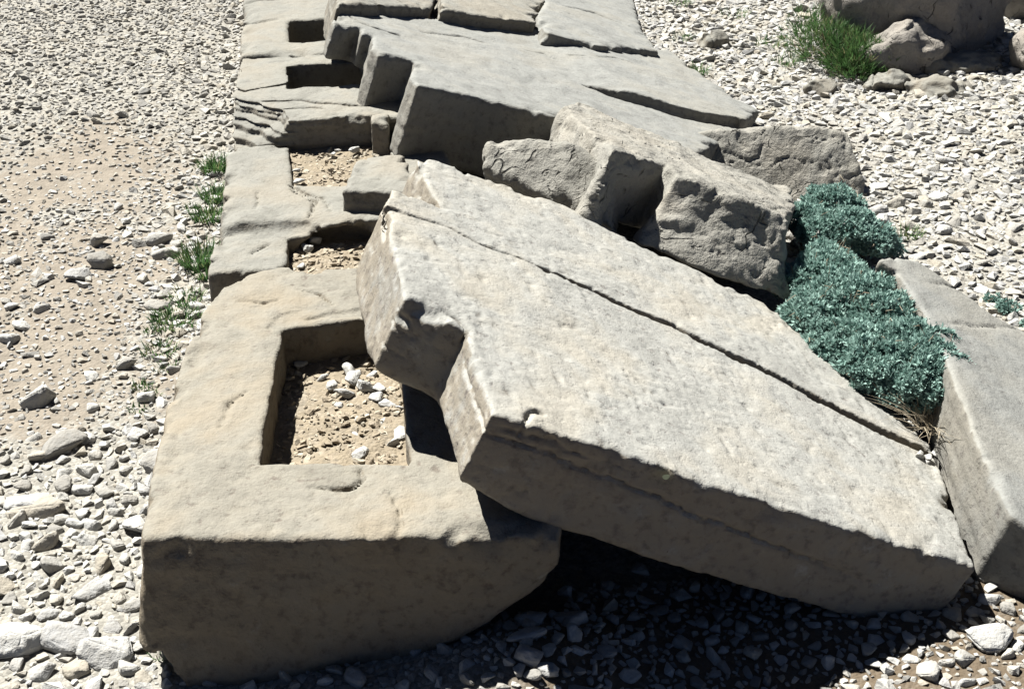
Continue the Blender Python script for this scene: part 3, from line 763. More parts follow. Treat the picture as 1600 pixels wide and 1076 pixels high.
BOULDERS = [
    ('boulder', (3.767, 7.638, 0.0), (0.62, 0.52, 0.80), 0.30, 3, 0.018, 'large brown boulder behind the green bush, cut by the top edge'),
    ('boulder', (3.483, 7.116, 0.0), (0.30, 0.20, 0.30), 0.08, 24, 0.012, 'small rounded boulder leaning in front of the large brown boulder'),
    ('boulder', (4.86, 8.0, 0.0), (0.62, 0.60, 0.85), 0.40, 8, 0.022, 'dark boulder in the corner of the picture right of the brown one'),
    ('boulder', (4.182, 6.848, 0.0), (0.17, 0.2, 0.22), 0.05, 9, 0.012, 'small lit rock at the right edge beneath the dark boulder'),
    ('flat_rock', (3.299, 6.802, 0.0), (0.17, 0.12, 0.08), 0.02, 13, 0.009, 'flat pale rock lying at the foot of the green bush'),
    ('flat_rock', (3.507, 6.655, 0.0), (0.20, 0.17, 0.08), 0.01, 15, 0.009, 'flat grey rock half sunk in gravel before the small rounded boulder'),
    ('flat_rock', (3.787, 6.994, 0.0), (0.24, 0.13, 0.06), 0.03, 16, 0.010, 'long low rock at the foot of the large brown boulder'),
    ('flat_rock', (2.855, 6.835, 0.0), (0.11, 0.08, 0.07), 0.01, 18, 0.008, 'pale pillow-shaped rock in front of the green bush'),
    ('flat_rock', (2.496, 7.832, 0.0), (0.10, 0.07, 0.07), 0.01, 19, 0.008, 'pale lump of rock among gravel near the far slab end'),
]
for nm, p, r, dz, seed, h, lab in BOULDERS:
    z = float(ground_z(np.array([p[0]]), np.array([p[1]]))[0])
    v, f = boulder((p[0], p[1], z + dz), r, seed, h)
    tag(link_world(nm, v, f, MAT_BOULDER if nm == 'boulder' else MAT_ROW), lab, 'rock', kind='thing')

# ------------------------------------------------------------------ earth lying in the sockets
def soil_patch(x0, x1, y0, y1, fz, lab):
    xs = np.arange(x0, x1 + 1e-6, 0.012); ys = np.arange(y0, y1 + 1e-6, 0.012)
    X, Y = np.meshgrid(xs, ys, indexing='ij')
    p = np.stack([X.ravel(), Y.ravel(), 0 * X.ravel()], 1)
    Zs = fz(X, Y) + (0.012 * fbm(p * 6.0 + 50, 3) + 0.004 * fbm(p * 40.0, 2)).reshape(X.shape)
    n = ii_ = np.arange(X.size).reshape(X.shape)
    fc = np.stack([n[:-1, :-1], n[1:, :-1], n[1:, 1:], n[:-1, 1:]], -1).reshape(-1, 4)
    me = mesh_from_arrays('soil', np.stack([X, Y, Zs], -1).reshape(-1, 3), fc)
    a = me.attributes.new('dirt', 'FLOAT', 'POINT')
    a.data.foreach_set('value', np.clip(0.75 + 0.6 * fbm(p * 4.0 + 8, 2), 0, 1).astype(np.float32))
    tag(link('soil', me, MAT_SOIL), lab, kind='stuff')
    return lambda x, y: float(fz(np.array(x), np.array(y)))
soil1 = lambda X, Y: 0.28 + 0.02 * np.exp(-((X - 0.02) ** 2 + (Y - 3.30) ** 2) / 0.02) + 0.018 * np.exp(-((X + 0.06) ** 2 + (Y - 3.02) ** 2) / 0.01)
soil2 = lambda X, Y: 0.335 + 0.02 * np.exp(-((X - 0.0) ** 2 + (Y - 4.30) ** 2) / 0.02)
soil3 = lambda X, Y: 0.415 + 0.0 * X
soil_patch(-0.30, 0.24, 2.84, 3.78, soil1, 'ochre earth and chips in the socket of the nearest block')
soil_patch(-0.20, 0.40, 4.10, 4.48, soil2, 'ochre rubble earth filling the broken second socket')
soil_patch(-0.19, 0.30, 4.74, 5.27, soil3, 'level ochre earth filling the third socket')

# ------------------------------------------------------------------ loose stones and gravel
def hull_mesh(seed, n, bevel, flat=(1, 1, 1), smooth=False, fine=False):
    rng = np.random.default_rng(seed)
    bm = bmesh.new()
    for _ in range(n):
        q = rng.normal(size=3); q /= np.linalg.norm(q)
        q = np.sign(q) * np.abs(q) ** 0.8
        q *= rng.uniform(0.82, 1.05)
        bm.verts.new(q * np.array(flat))
    r = bmesh.ops.convex_hull(bm, input=bm.verts)
    junk = [e for e in r['geom_interior'] if isinstance(e, bmesh.types.BMVert)]
    if junk: bmesh.ops.delete(bm, geom=junk, context='VERTS')
    if bevel:
        bmesh.ops.dissolve_limit(bm, angle_limit=math.radians(16), verts=bm.verts, edges=bm.edges)
        bmesh.ops.bevel(bm, geom=list(bm.edges), offset=bevel, segments=2, affect='EDGES', clamp_overlap=True)
        bmesh.ops.triangulate(bm, faces=bm.faces)
        bmesh.ops.subdivide_edges(bm, edges=[e for e in bm.edges if e.calc_length() > 0.45], cuts=1)
    if fine:
        for lim in (0.55, 0.36):
            bmesh.ops.subdivide_edges(bm, edges=[e for e in bm.edges if e.calc_length() > lim], cuts=1)
            bmesh.ops.triangulate(bm, faces=bm.faces)
    bmesh.ops.triangulate(bm, faces=bm.faces)
    bmesh.ops.recalc_face_normals(bm, faces=bm.faces)
    for fc in bm.faces: fc.smooth = smooth
    me = bpy.data.meshes.new('stone')
    bm.to_mesh(me); bm.free()
    return me

def rough_stone(seed, n):
    """an angular fragment with worn edges and slightly uneven faces"""
    me = hull_mesh(seed, n, 0.085, smooth=True, fine=True)
    vv = np.empty(len(me.vertices) * 3, np.float32); me.vertices.foreach_get('co', vv)
    vv = vv.reshape(-1, 3)
    vv *= 1 + (0.09 * fbm(vv * 1.6 + seed, 2) + 0.05 * (np.abs(perlin(vv * 3.1 + seed + 9)) * 2 - 0.5) + 0.02 * perlin(vv * 8.0 + seed))[:, None]
    me.vertices.foreach_set('co', vv.ravel()); me.update()
    return me

protos = []
for k in range(26):
    m_ = hull_mesh(100 + k, 10 + k % 5, 0)
    vv = np.empty(len(m_.vertices) * 3, np.float32); m_.vertices.foreach_get('co', vv)
    m_.calc_loop_triangles()
    tt = np.empty(len(m_.loop_triangles) * 3, np.int32); m_.loop_triangles.foreach_get('vertices', tt)
    protos.append((vv.reshape(-1, 3), tt.reshape(-1, 3)))
    bpy.data.meshes.remove(m_)

def plan_poly(frame, poly):
    O = np.array(frame[0]); AX = np.array(frame[1])
    q = np.array(poly)
    w = O[None] + q[:, :1] * AX[0][None] + q[:, 1:] * AX[1][None]
    return w[:, :2]
COVER = []          # plan outlines under which no loose stone could be seen
for fr, po, ylo in ((S1F, S1P, 2.80), (S2F, S2P, 0), (R1F, R1P, 0)):
    COVER.append((plan_poly(fr, po), fr, ylo))
ROWPOLY = [(-0.50, 2.60), (-0.47, 3.2), (-0.36, 3.95), (-0.43, 4.15), (-0.41, 5.0), (-0.39, 6.2), (-0.40, 8.6), (0.55, 8.6), (0.55, 2.62)]

def row_edge(y):
    return np.interp(y, [1.5, 2.6, 3.2, 4.0, 4.2, 6.2, 9.0], [-0.52, -0.52, -0.47, -0.37, -0.44, -0.40, -0.43])

VIEW_R = np.array([math.cos(math.radians(8.65)), -math.sin(math.radians(8.65))])
def lateral(x, y):
    """metres to the right of the camera's heading and ahead of it"""
    s, c = math.sin(math.radians(8.65)), math.cos(math.radians(8.65))
    return x * c - y * s, x * s + y * c

# size classes: radius range, tries per square metre, zone weight
def zones(x, y):
    e = row_edge(y)
    left = x < e + 0.02
    n = fbm(np.stack([x, y, 0 * x], 1).astype(np.float32) * 1.1 + 12, 2)
    near = left * (1 - sstep(3.3, 4.1, y + 0.5 * n))
    strip = left * sstep(-0.42, -0.12, (x - e) + 0.25 * n) * (1 - 0.5 * sstep(6, 8, y))
    track = left * dirt_mask(x, y)
    far_ = left * sstep(5.6, 6.8, y + 0.6 * n)
    mid = left * sstep(3.4, 4.0, y) * (1 - sstep(5.6, 6.8, y))
    right_ = (~left) * sstep(2.75, 3.2, y) * (x > 0.6)
    front = (~left) * (y < 2.75)
    return near, strip, track, far_, mid, right_, front

CLASSES = [  # r_lo, r_hi, tries, weights near strip far mid right front
    (0.044, 0.068, 16, 1.0, 0.10, 0.00, 0.03, 0.14, 0.03),
    (0.027, 0.044, 420, 0.75, 0.6, 0.03, 0.08, 0.55, 0.12),
    (0.020, 0.032, 900, 1.0, 0.9, 0.16, 0.12, 0.95, 0.40),
    (0.012, 0.020, 2400, 0.9, 0.9, 0.9, 0.45, 0.9, 0.80),
    (0.007, 0.012, 3600, 0.6, 0.6, 0.7, 0.75, 0.4, 0.9),
]
placed = []
cell = 0.09
grid = {}
def try_place(x, y, r):
    i, j = int(math.floor(x / cell)), int(math.floor(y / cell))
    for a in (i - 1, i, i + 1):
        for b in (j - 1, j, j + 1):
            for (px_, py_, pr) in grid.get((a, b), ()):
                lim = 0.76 * (r + pr)
                dx = px_ - x; dy = py_ - y
                if dx * dx + dy * dy < lim * lim:
                    return False
    grid.setdefault((i, j), []).append((x, y, r))
    return True
AX0, AX1, AY0, AY1 = -3.6, 6.6, 1.5, 10.8
for r_lo, r_hi, tries, wn_, ws_, wf_, wm_, wr_, wfr in CLASSES:
    n = int(tries * (AX1 - AX0) * (AY1 - AY0))
    x = RNG.uniform(AX0, AX1, n); y = RNG.uniform(AY0, AY1, n)
    lat, ahead = lateral(x, y)
    keep = (np.abs(lat) < 0.42 * ahead + 0.75) & (ahead > 1.7)
    # thin the smallest stones far away, where they cannot be told apart
    x, y, ahead = x[keep], y[keep], ahead[keep]
    near, strip, track, far_, mid, right_, front = zones(x, y)
    w = np.maximum.reduce([near * wn_, strip * ws_, far_ * wf_, mid * wm_, right_ * wr_, front * wfr])
    w = w * (1 - (0.6 if r_hi < 0.021 else 0.88) * track)
    w = w * np.where(r_hi < 0.014, 1 - sstep(4.5, 7.0, ahead), 1.0)
    keep = RNG.uniform(0, 1, len(x)) < w
    keep &= ~in_poly(x, y, ROWPOLY)
    for pp, fr, ylo in COVER:
        O = np.array(fr[0]); nn = np.array(fr[1][2])
        zt = O[2] - (nn[0] * (x - O[0]) + nn[1] * (y - O[1])) / nn[2]
        keep &= ~(in_poly(x, y, pp) & (zt > 0.10) & (y > ylo))
    x, y = x[keep], y[keep]
    r = RNG.uniform(0, 1, len(x)) ** 1.5 * (r_hi - r_lo) + r_lo
    for a, b, c in zip(x.tolist(), y.tolist(), r.tolist()):
        if try_place(a, b, c):
            placed.append((a, b, c))
placed = np.array(placed)
px_, py_, pr_ = placed.T
pz_ = ground_z(px_, py_)
near, strip, track, far_, mid, right_, front = zones(px_, py_)
npl = len(placed)
yaw = RNG.uniform(0, 2 * math.pi, npl)
tilt = RNG.normal(0, 0.22, (npl, 2))
sx = RNG.uniform(0.95, 1.35, npl); sy = RNG.uniform(0.68, 1.0, npl); sz = RNG.uniform(0.38, 0.75, npl)
tint = RNG.uniform(0, 1, npl)
tint = np.where(right_ > 0.5, 0.42 + 0.58 * tint, tint)
tint = np.where(front > 0.5, tint * 0.85, tint)
tint = np.where((strip > 0.4) | (near > 0.5), 0.36 + 0.64 * tint, tint)
tint = np.where(far_ > 0.5, tint * 0.62, tint)
kinds = RNG.integers(0, len(protos), npl)

# which stones show largest in the photograph: these become objects of their own
pit = math.radians(29.64)
lat, ahead = lateral(px_, py_)
depth = ahead * math.cos(pit) + (2.4 - pz_) * math.sin(pit)
upc = ahead * math.sin(pit) - (2.4 - pz_) * math.cos(pit)
U = 800 + 2000 * lat / depth; Vv = 538 - 2000 * upc / depth
seen = (U > 4) & (U < 1596) & (Vv > 4) & (Vv < 1072)
# hidden behind the blocks
seen &= ~((px_ > row_edge(py_)) & (py_ > 2.62) & (U < 1150) & (Vv > 100))
seen &= ~((U > 1380) & (Vv > 420) & (Vv < 930) & (U < 1600))
score = np.where(seen, pr_ / depth, 0)
order = np.argsort(-score)
single = set(order[:290].tolist())

def rot(y_, tx, ty):
    cy, sy_ = np.cos(y_), np.sin(y_)
    cx, sx_ = np.cos(tx), np.sin(tx)
    cz, sz_ = np.cos(ty), np.sin(ty)
    Rz = np.zeros((len(y_), 3, 3)); Rz[:, 0, 0] = cy; Rz[:, 0, 1] = -sy_; Rz[:, 1, 0] = sy_; Rz[:, 1, 1] = cy; Rz[:, 2, 2] = 1
    Rx = np.zeros_like(Rz); Rx[:, 0, 0] = 1; Rx[:, 1, 1] = cx; Rx[:, 1, 2] = -sx_; Rx[:, 2, 1] = sx_; Rx[:, 2, 2] = cx
    Ry = np.zeros_like(Rz); Ry[:, 1, 1] = 1; Ry[:, 0, 0] = cz; Ry[:, 0, 2] = sz_; Ry[:, 2, 0] = -sz_; Ry[:, 2, 2] = cz
    return Rx @ Ry @ Rz

def stone_mass(name, sel, x, y, z, r, yaw, tilt, sx, sy, sz, tint, kinds, mat, label):
    V_, F_, T_ = [], [], []
    base = 0
    R = rot(yaw, tilt[:, 0], tilt[:, 1])
    for k in range(len(protos)):
        idx = np.nonzero(sel & (kinds == k))[0]
        if len(idx) == 0: continue
        pv, pf = protos[k]
        q = pv[None] * (np.stack([sx, sy, sz], 1)[idx] * r[idx, None])[:, None, :]
        q = np.einsum('nij,nvj->nvi', R[idx], q)
        q += np.stack([x, y, z + 0.22 * r * sz], 1)[idx][:, None, :]
        nv = len(pv)
        V_.append(q.reshape(-1, 3))
        F_.append((pf[None] + (np.arange(len(idx)) * nv)[:, None, None] + base).reshape(-1, 3))
        T_.append(np.repeat(tint[idx], nv))
        base += nv * len(idx)
    me = mesh_from_arrays(name, np.concatenate(V_), np.concatenate(F_), smooth=False)
    a = me.attributes.new('tint', 'FLOAT', 'POINT')
    a.data.foreach_set('value', np.concatenate(T_).astype(np.float32))
    return tag(link(name, me, mat), label, kind='stuff')

sel = np.ones(npl, bool); sel[list(single)] = False
stone_mass('gravel', sel, px_, py_, pz_, pr_, yaw, tilt, sx, sy, sz, tint, kinds, MAT_GRAVEL, 'pale limestone gravel spread over the ground on both sides of the row')
print('stones', npl)

stone_protos = [rough_stone(300 + k, 12 + k % 7) for k in range(18)]
chip_protos = [rough_stone(400 + k, 9 + k % 4) for k in range(12)]
LAB = {
    'near': ('pale limestone piece in the coarse rubble left of the nearest block', 'coarse rubble left of the nearest block'),
    'strip': ('pale stone lying between the trodden track and the row of blocks', 'stones between the track and the row'),
    'track': ('loose stone lying on the trodden earth track', 'loose stones on the earth track'),
    'right': ('white limestone piece in the gravel beyond the fallen slabs', 'limestone pieces in the gravel beyond the slabs'),
    'front': ('loose stone on the ground in front of the nearest block and largest slab', 'stones in front of the largest slab'),
}
def add_stone(x, y, z, r, k, yw, tl, s3, lab, grp, name='stone'):
    me = stone_protos[k % len(stone_protos)] if name == 'stone' else chip_protos[k % len(chip_protos)]
    o = link(name, me, MAT_STONE if name == 'stone' else MAT_CHIP, (x, y, z))
    o.scale = (r * s3[0], r * s3[1], r * s3[2])
    o.rotation_euler = (tl[0], tl[1], yw)
    return tag(o, lab, 'stone', grp)
for i in sorted(single):
    zn = ('front' if front[i] > 0.5 else 'right' if right_[i] > 0.5 else 'near' if near[i] > 0.5 else 'strip' if strip[i] > 0.4 else 'track')
    add_stone(px_[i], py_[i], pz_[i] + 0.25 * pr_[i] * sz[i], pr_[i], int(kinds[i]), yaw[i], tilt[i], (sx[i], sy[i], sz[i] * 1.1), *LAB[zn])

# a few stones that stand out on their own
for u_, r, k, s3, lab in [
    ((-1.262, 7.019, 0.0), 0.055, 3, (1.2, 0.8, 0.6), 'single pale pinkish stone alone on the grey gravel of the track'),
    ((-0.988, 5.083, 0.0), 0.058, 5, (1.1, 0.8, 0.9), 'angular beige stone, nearer of a pair casting small shadows on the track'),
    ((-1.017, 5.298, 0.0), 0.050, 7, (1.1, 0.8, 0.8), 'angular beige stone, farther of a pair casting small shadows on the track'),
    ((-1.053, 4.977, 0.0), 0.062, 9, (1.3, 0.8, 0.5), 'flat grey stone beside the pair of angular beige stones'),
    ((-0.766, 5.274, 0.0), 0.062, 2, (1.3, 0.7, 0.7), 'tan rounded stone on top of a small heap beside the grass'),
    ((-0.735, 5.126, 0.0), 0.055, 11, (1.3, 0.7, 0.6), 'tan banded stone leaning in the small heap beside the grass'),
    ((-1.371, 5.178, 0.0), 0.04, 12, (1.1, 0.8, 0.8), 'small grey stone near the left edge of the track'),
    ((-1.254, 4.497, 0.0), 0.042, 13, (1.2, 0.8, 0.7), 'beige stone alone at the left edge above the coarse rubble'),
    ((-1.068, 4.015, 0.0), 0.062, 14, (1.3, 0.8, 0.9), 'brownish stone with a dark shaded side at the track border'),
    ((-0.957, 3.708, 0.0), 0.08, 6, (1.5, 0.75, 0.45), 'long flat ridged slab stone in the coarse rubble'),
    ((-0.967, 3.363, 0.0), 0.085, 8, (1.4, 0.8, 0.55), 'big grey ridged stone half shaded in the coarse rubble'),
    ((-0.794, 2.756, 0.0), 0.075, 4, (1.35, 0.75, 0.6), 'tan streaked block of stone low in the coarse rubble'),
    ((-0.938, 2.753, 0.0), 0.075, 10, (1.3, 0.9, 0.6), 'large blue-grey stone at the lower left edge'),
    ((-0.679, 2.677, 0.0), 0.075, 15, (1.1, 0.9, 0.85), 'rounded grey stone with a dark cavity under it by the block foot'),
    ((0.552, 2.577, 0.05), 0.052, 1, (1.1, 0.9, 0.6), 'largest blue-grey stone in the shade under the tilted slab'),
    ((0.442, 2.567, 0.08), 0.045, 16, (1.1, 0.9, 0.6), 'rounded grey stone in shade beside the nearest block corner'),
    ((0.413, 2.473, 0.08), 0.045, 17, (1.5, 0.7, 0.5), 'narrow slanting grey stone in shade beneath the block corner'),
    ((1.657, 2.371, 0.0), 0.07, 0, (1.2, 0.9, 0.6), 'white sunlit stone past the shaded end of the largest slab'),
]:
    z = float(ground_z(np.array([u_[0]]), np.array([u_[1]]))[0])
    add_stone(u_[0], u_[1], z + 0.3 * r * s3[2], r, k, RNG.uniform(-0.5, 0.5), RNG.normal(0, 0.12, 2), s3, lab, None)
for o in COL.objects:
    if 'group' in o and o['group'] is None: del o['group']

# chips lying on the earth inside the sockets
m = 1500
cx = np.concatenate([RNG.uniform(-0.22, 0.18, 700), RNG.uniform(-0.17, 0.30, 450), RNG.uniform(-0.15, 0.2, 350)])
cy = np.concatenate([RNG.uniform(2.92, 3.68, 700), RNG.uniform(4.14, 4.44, 450), RNG.uniform(4.80, 5.22, 350)])
cz = np.where(cy < 4, soil1(cx, cy), np.where(cy < 4.5, soil2(cx, cy), soil3(cx, cy)))
cr = 0.005 + 0.014 * RNG.uniform(0, 1, m) ** 3
stone_mass('chips', np.ones(m, bool), cx, cy, cz, cr, RNG.uniform(0, 6.28, m), RNG.normal(0, 0.3, (m, 2)), RNG.uniform(0.9, 1.6, m), RNG.uniform(0.6, 1, m),
           RNG.uniform(0.3, 0.6, m), RNG.uniform(0.0, 1.0, m), RNG.integers(0, len(protos), m), MAT_OCHRE, 'fine ochre chips strewn over the earth in the sockets')

WHITE = [(-0.01, 3.419, 0.285, 0.030), (0.024, 3.507, 0.285, 0.032), (0.061, 3.447, 0.285, 0.026), (0.101, 3.441, 0.28, 0.026), (0.012, 3.557, 0.28, 0.030), (-0.042, 3.478, 0.28, 0.022), (-0.141, 3.65, 0.27, 0.022), (0.089, 3.382, 0.28, 0.024), (0.122, 3.348, 0.275, 0.022), (0.161, 3.339, 0.27, 0.022), (0.028, 3.261, 0.275, 0.018), (0.102, 3.271, 0.27, 0.020), (0.018, 3.214, 0.27, 0.016), (0.149, 3.187, 0.27, 0.027), (0.122, 3.143, 0.27, 0.018), (0.031, 3.104, 0.27, 0.028), (-0.077, 3.547, 0.27, 0.018), (-0.026, 3.362, 0.28, 0.016), (0.086, 3.546, 0.27, 0.018)]
for k, (x, y, z, r) in enumerate(WHITE):
    o = add_stone(x, y, z + 0.012 + 0.3 * r, r * 1.15, k + 3, RNG.uniform(0, 6.28), RNG.normal(0, 0.25, 2), (RNG.uniform(1.1, 1.6), RNG.uniform(0.7, 1.0), RNG.uniform(0.4, 0.75)),
                  'white angular chip lying on the ochre earth in the nearest socket', 'white chips in the nearest socket', 'stone_chip')
WHITE2 = [(-0.044, 4.62, 0.36, 0.030), (0.048, 4.63, 0.36, 0.030), (0.008, 4.563, 0.36, 0.028), (-0.075, 4.433, 0.35, 0.030), (-0.105, 4.381, 0.345, 0.030), (-0.133, 4.488, 0.345, 0.022), (-0.006, 4.517, 0.355, 0.030), (-0.101, 4.557, 0.37, 0.045), (0.038, 4.521, 0.35, 0.022), (-0.13, 4.243, 0.34, 0.020)]
for k, (x, y, z, r) in enumerate(WHITE2):
    o = add_stone(x, y, z + 0.006 + 0.3 * r, r, k + 7, RNG.uniform(0, 6.28), RNG.normal(0, 0.25, 2), (RNG.uniform(1.1, 1.5), RNG.uniform(0.7, 1.0), RNG.uniform(0.5, 0.75)),
                  'pale stone on the rubble filling the broken second socket', 'pale stones in the second socket', 'stone_chip')
WHITE3 = [(0.107, 5.153, 0.43, 0.030), (-0.123, 4.859, 0.43, 0.020), (-0.137, 4.965, 0.43, 0.022), (0.018, 5.136, 0.43, 0.016), (0.041, 5.171, 0.43, 0.014)]
for k, (x, y, z, r) in enumerate(WHITE3):
    o = add_stone(x, y, z + 0.2 * r, r, k + 1, RNG.uniform(0, 6.28), RNG.normal(0, 0.2, 2), (1.4, 0.9, 0.5), 'pale stone on the level earth of the third socket', 'pale stones in the third socket', 'stone_chip')
WEDGE = [(1.771, 3.101, 0.1, 0.022), (1.799, 3.098, 0.09, 0.018), (1.831, 3.121, 0.09, 0.016), (1.787, 3.085, 0.08, 0.016)]
for k, (x, y, z, r) in enumerate(WEDGE):
    o = add_stone(x, y, z + 0.3 * r, r, k + 5, RNG.uniform(0, 6.28), RNG.normal(0, 0.2, 2), (1.3, 0.9, 0.6), 'small white stone wedged where the largest slab meets the right-hand slab', 'small stones in the joint between two slabs', 'stone_chip')

# ------------------------------------------------------------------ plants
def leaf_cloud(points, dirs, n_leaf, length, width, spread, rng, along=0.03):
    """rosettes of narrow folded leaves: one diamond quad each"""
    n = len(points)
    P = np.repeat(points, n_leaf, 0); D = np.repeat(dirs, n_leaf, 0)
    m = len(P)
    ref = rng.normal(size=(m, 3)); side = np.cross(D, ref); side /= np.linalg.norm(side, axis=1)[:, None] + 1e-9
    a = rng.uniform(0.15, spread, m)[:, None]
    ax = D * np.cos(a) + side * np.sin(a)
    st = P - D * rng.uniform(0, along, m)[:, None]
    big = np.repeat(rng.uniform(0.6, 1.25, n), n_leaf)
    ln = (length * big * rng.uniform(0.6, 1.2, m))[:, None]; wd = (width * big * rng.uniform(0.7, 1.2, m))[:, None]
    wv = np.cross(ax, D + 0.3 * rng.normal(size=(m, 3))); wv /= np.linalg.norm(wv, axis=1)[:, None] + 1e-9
    mid = st + ax * ln * 0.55
    tip = st + ax * ln + D * ln * 0.12
    V = np.stack([st, mid + wv * wd, tip, mid - wv * wd], 1).reshape(-1, 3)
    F = np.arange(m * 4).reshape(-1, 4)
    return V, F

def set_tint(o, vals):
    a = o.data.attributes.new('tint', 'FLOAT', 'POINT')
    a.data.foreach_set('value', np.asarray(vals, np.float32))

def tubes(segs, r, sides=5):
    V, F = [], []; base = 0
    for a, b in segs:
        a = np.array(a); b = np.array(b); d = b - a; d = d / (np.linalg.norm(d) + 1e-9)
        u = np.cross(d, [0.3, 0.5, 0.8]); u /= np.linalg.norm(u); w = np.cross(d, u)
        for c, rr in ((a, r), (b, r * 0.6)):
            for k in range(sides):
                t = 2 * math.pi * k / sides
                V.append(c + rr * (math.cos(t) * u + math.sin(t) * w))
        for k in range(sides):
            F.append((base + k, base + (k + 1) % sides, base + sides + (k + 1) % sides, base + sides + k))
        base += 2 * sides
    return np.array(V), np.array(F)

def cushion(name, domes, lab, seed, n_per=4600, leaf=0.0185, grp=None):
    rng = np.random.default_rng(seed)
    domes = np.array(domes) * np.array([1, 1, 1, 1.06, 0.78])
    pts, nrm, lay = [], [], []
    for (x, y, z, r, h) in domes:
        for layer, frac in ((1.0, 1.0), (0.84, 0.6)):
            n = int(n_per * r * r * 16 * frac)
            q = rng.normal(size=(n, 3)); q /= np.linalg.norm(q, axis=1)[:, None]
            q = q[q[:, 2] > -0.25]
            s = np.array([r, r, h])
            lump = 1 + 0.42 * fbm(((q * s + [x, y, z]) * 13.0).astype(np.float32), 2) + 0.04 * rng.normal(size=len(q))
            p = np.array([x, y, z]) + q * s * (layer * lump)[:, None]
            ok = np.ones(len(p), bool)
            for (x2, y2, z2, r2, h2) in domes:
                if (x2, y2, r2) == (x, y, r): continue
                e = ((p - [x2, y2, z2]) / [r2, r2, h2])
                ok &= (e ** 2).sum(1) > (0.86 * layer) ** 2
            nn = q / s; nn /= np.linalg.norm(nn, axis=1)[:, None]
            d = nn + np.array([0, 0, 0.45]) + 0.35 * rng.normal(size=nn.shape); d /= np.linalg.norm(d, axis=1)[:, None]
            pts.append(p[ok]); nrm.append(d[ok]); lay.append(np.full(ok.sum(), layer))
    pts = np.concatenate(pts); nrm = np.concatenate(nrm); lay = np.concatenate(lay)
    c = domes.mean(0)
    root = link(name, None, None, (c[0], c[1], float(domes[:, 2].min()) - 0.05))
    tag(root, lab, 'shrub', grp)
    V, F = leaf_cloud(pts, nrm, 11, leaf, leaf * 0.24, 1.2, rng, 0.02)
    o = link_world('foliage', V, F, MAT_CUSHION, False, root)
    o['kind'] = 'stuff'
    t = np.clip(rng.normal(0.5, 0.2, len(pts)) + 0.35 * fbm((pts * 16).astype(np.float32), 2), 0, 1)
    set_tint(o, np.repeat(np.repeat(t, 11), 4) + np.tile([-0.12, 0, 0.12, 0], len(pts) * 11))
    seg = []
    sel = rng.choice(len(pts), min(220, len(pts)), replace=False)
    for i in sel:
        dm = domes[np.argmin(((domes[:, :2] - pts[i, :2]) ** 2).sum(1))]
        seg.append(((dm[0], dm[1], root.location.z), pts[i] - nrm[i] * 0.015))
    V, F = tubes(seg, 0.003)
    link_world('stem', V, F, MAT_STEM, True, root)
    tw = []
    for i in rng.choice(len(pts), max(6, len(pts) // 90), replace=False):
        b0 = pts[i] - nrm[i] * 0.03; b1 = pts[i] + nrm[i] * rng.uniform(0.01, 0.035) + rng.normal(0, 0.012, 3)
        tw.append((b0, b1)); tw.append((b1, b1 + rng.normal(0, 0.014, 3)))
    V, F = tubes(tw, 0.0016, 4)
    o = link_world('twig', V, F, MAT_STRAW, True, root); set_tint(o, rng.uniform(0, 1, len(V))); o['kind'] = 'stuff'
    return root

cushion('cushion_shrub', [(1.74, 4.107, 0.2, 0.115, 0.100), (1.85, 4.104, 0.22, 0.130, 0.110), (1.728, 3.87, 0.19, 0.130, 0.110), (1.876, 3.916, 0.22, 0.150, 0.120), (1.756, 3.688, 0.17, 0.130, 0.110), (1.921, 3.76, 0.22, 0.130, 0.110), (1.829, 3.53, 0.19, 0.150, 0.120), (1.936, 3.549, 0.22, 0.130, 0.110), (1.902, 3.412, 0.19, 0.130, 0.110), (1.959, 3.441, 0.23, 0.090, 0.090), (1.75, 3.51, 0.12, 0.090, 0.080), (1.876, 4.24, 0.22, 0.090, 0.080), (1.838, 3.401, 0.14, 0.090, 0.080)],
        'large blue-green cushion shrub sprawling over the back corner of the largest slab', 5, grp='blue-green cushion shrubs')
cushion('cushion_shrub', [(2.005, 4.799, 0.14, 0.100, 0.090), (2.15, 4.869, 0.16, 0.120, 0.110), (2.149, 4.71, 0.14, 0.130, 0.110), (2.224, 4.655, 0.1, 0.110, 0.100), (2.303, 4.643, 0.07, 0.070, 0.070), (2.04, 4.683, 0.13, 0.100, 0.080)],
        'smaller blue-green cushion shrub in front of the leaning crackled slab', 6, grp='blue-green cushion shrubs')
cushion('cushion_shrub', [(2.601, 4.222, 0.01, 0.030, 0.030), (2.617, 4.131, 0.01, 0.038, 0.035), (2.661, 3.986, 0.01, 0.050, 0.040)],
        'tiny blue-green sprig at the far side of the right-hand slab', 7, leaf=0.016)

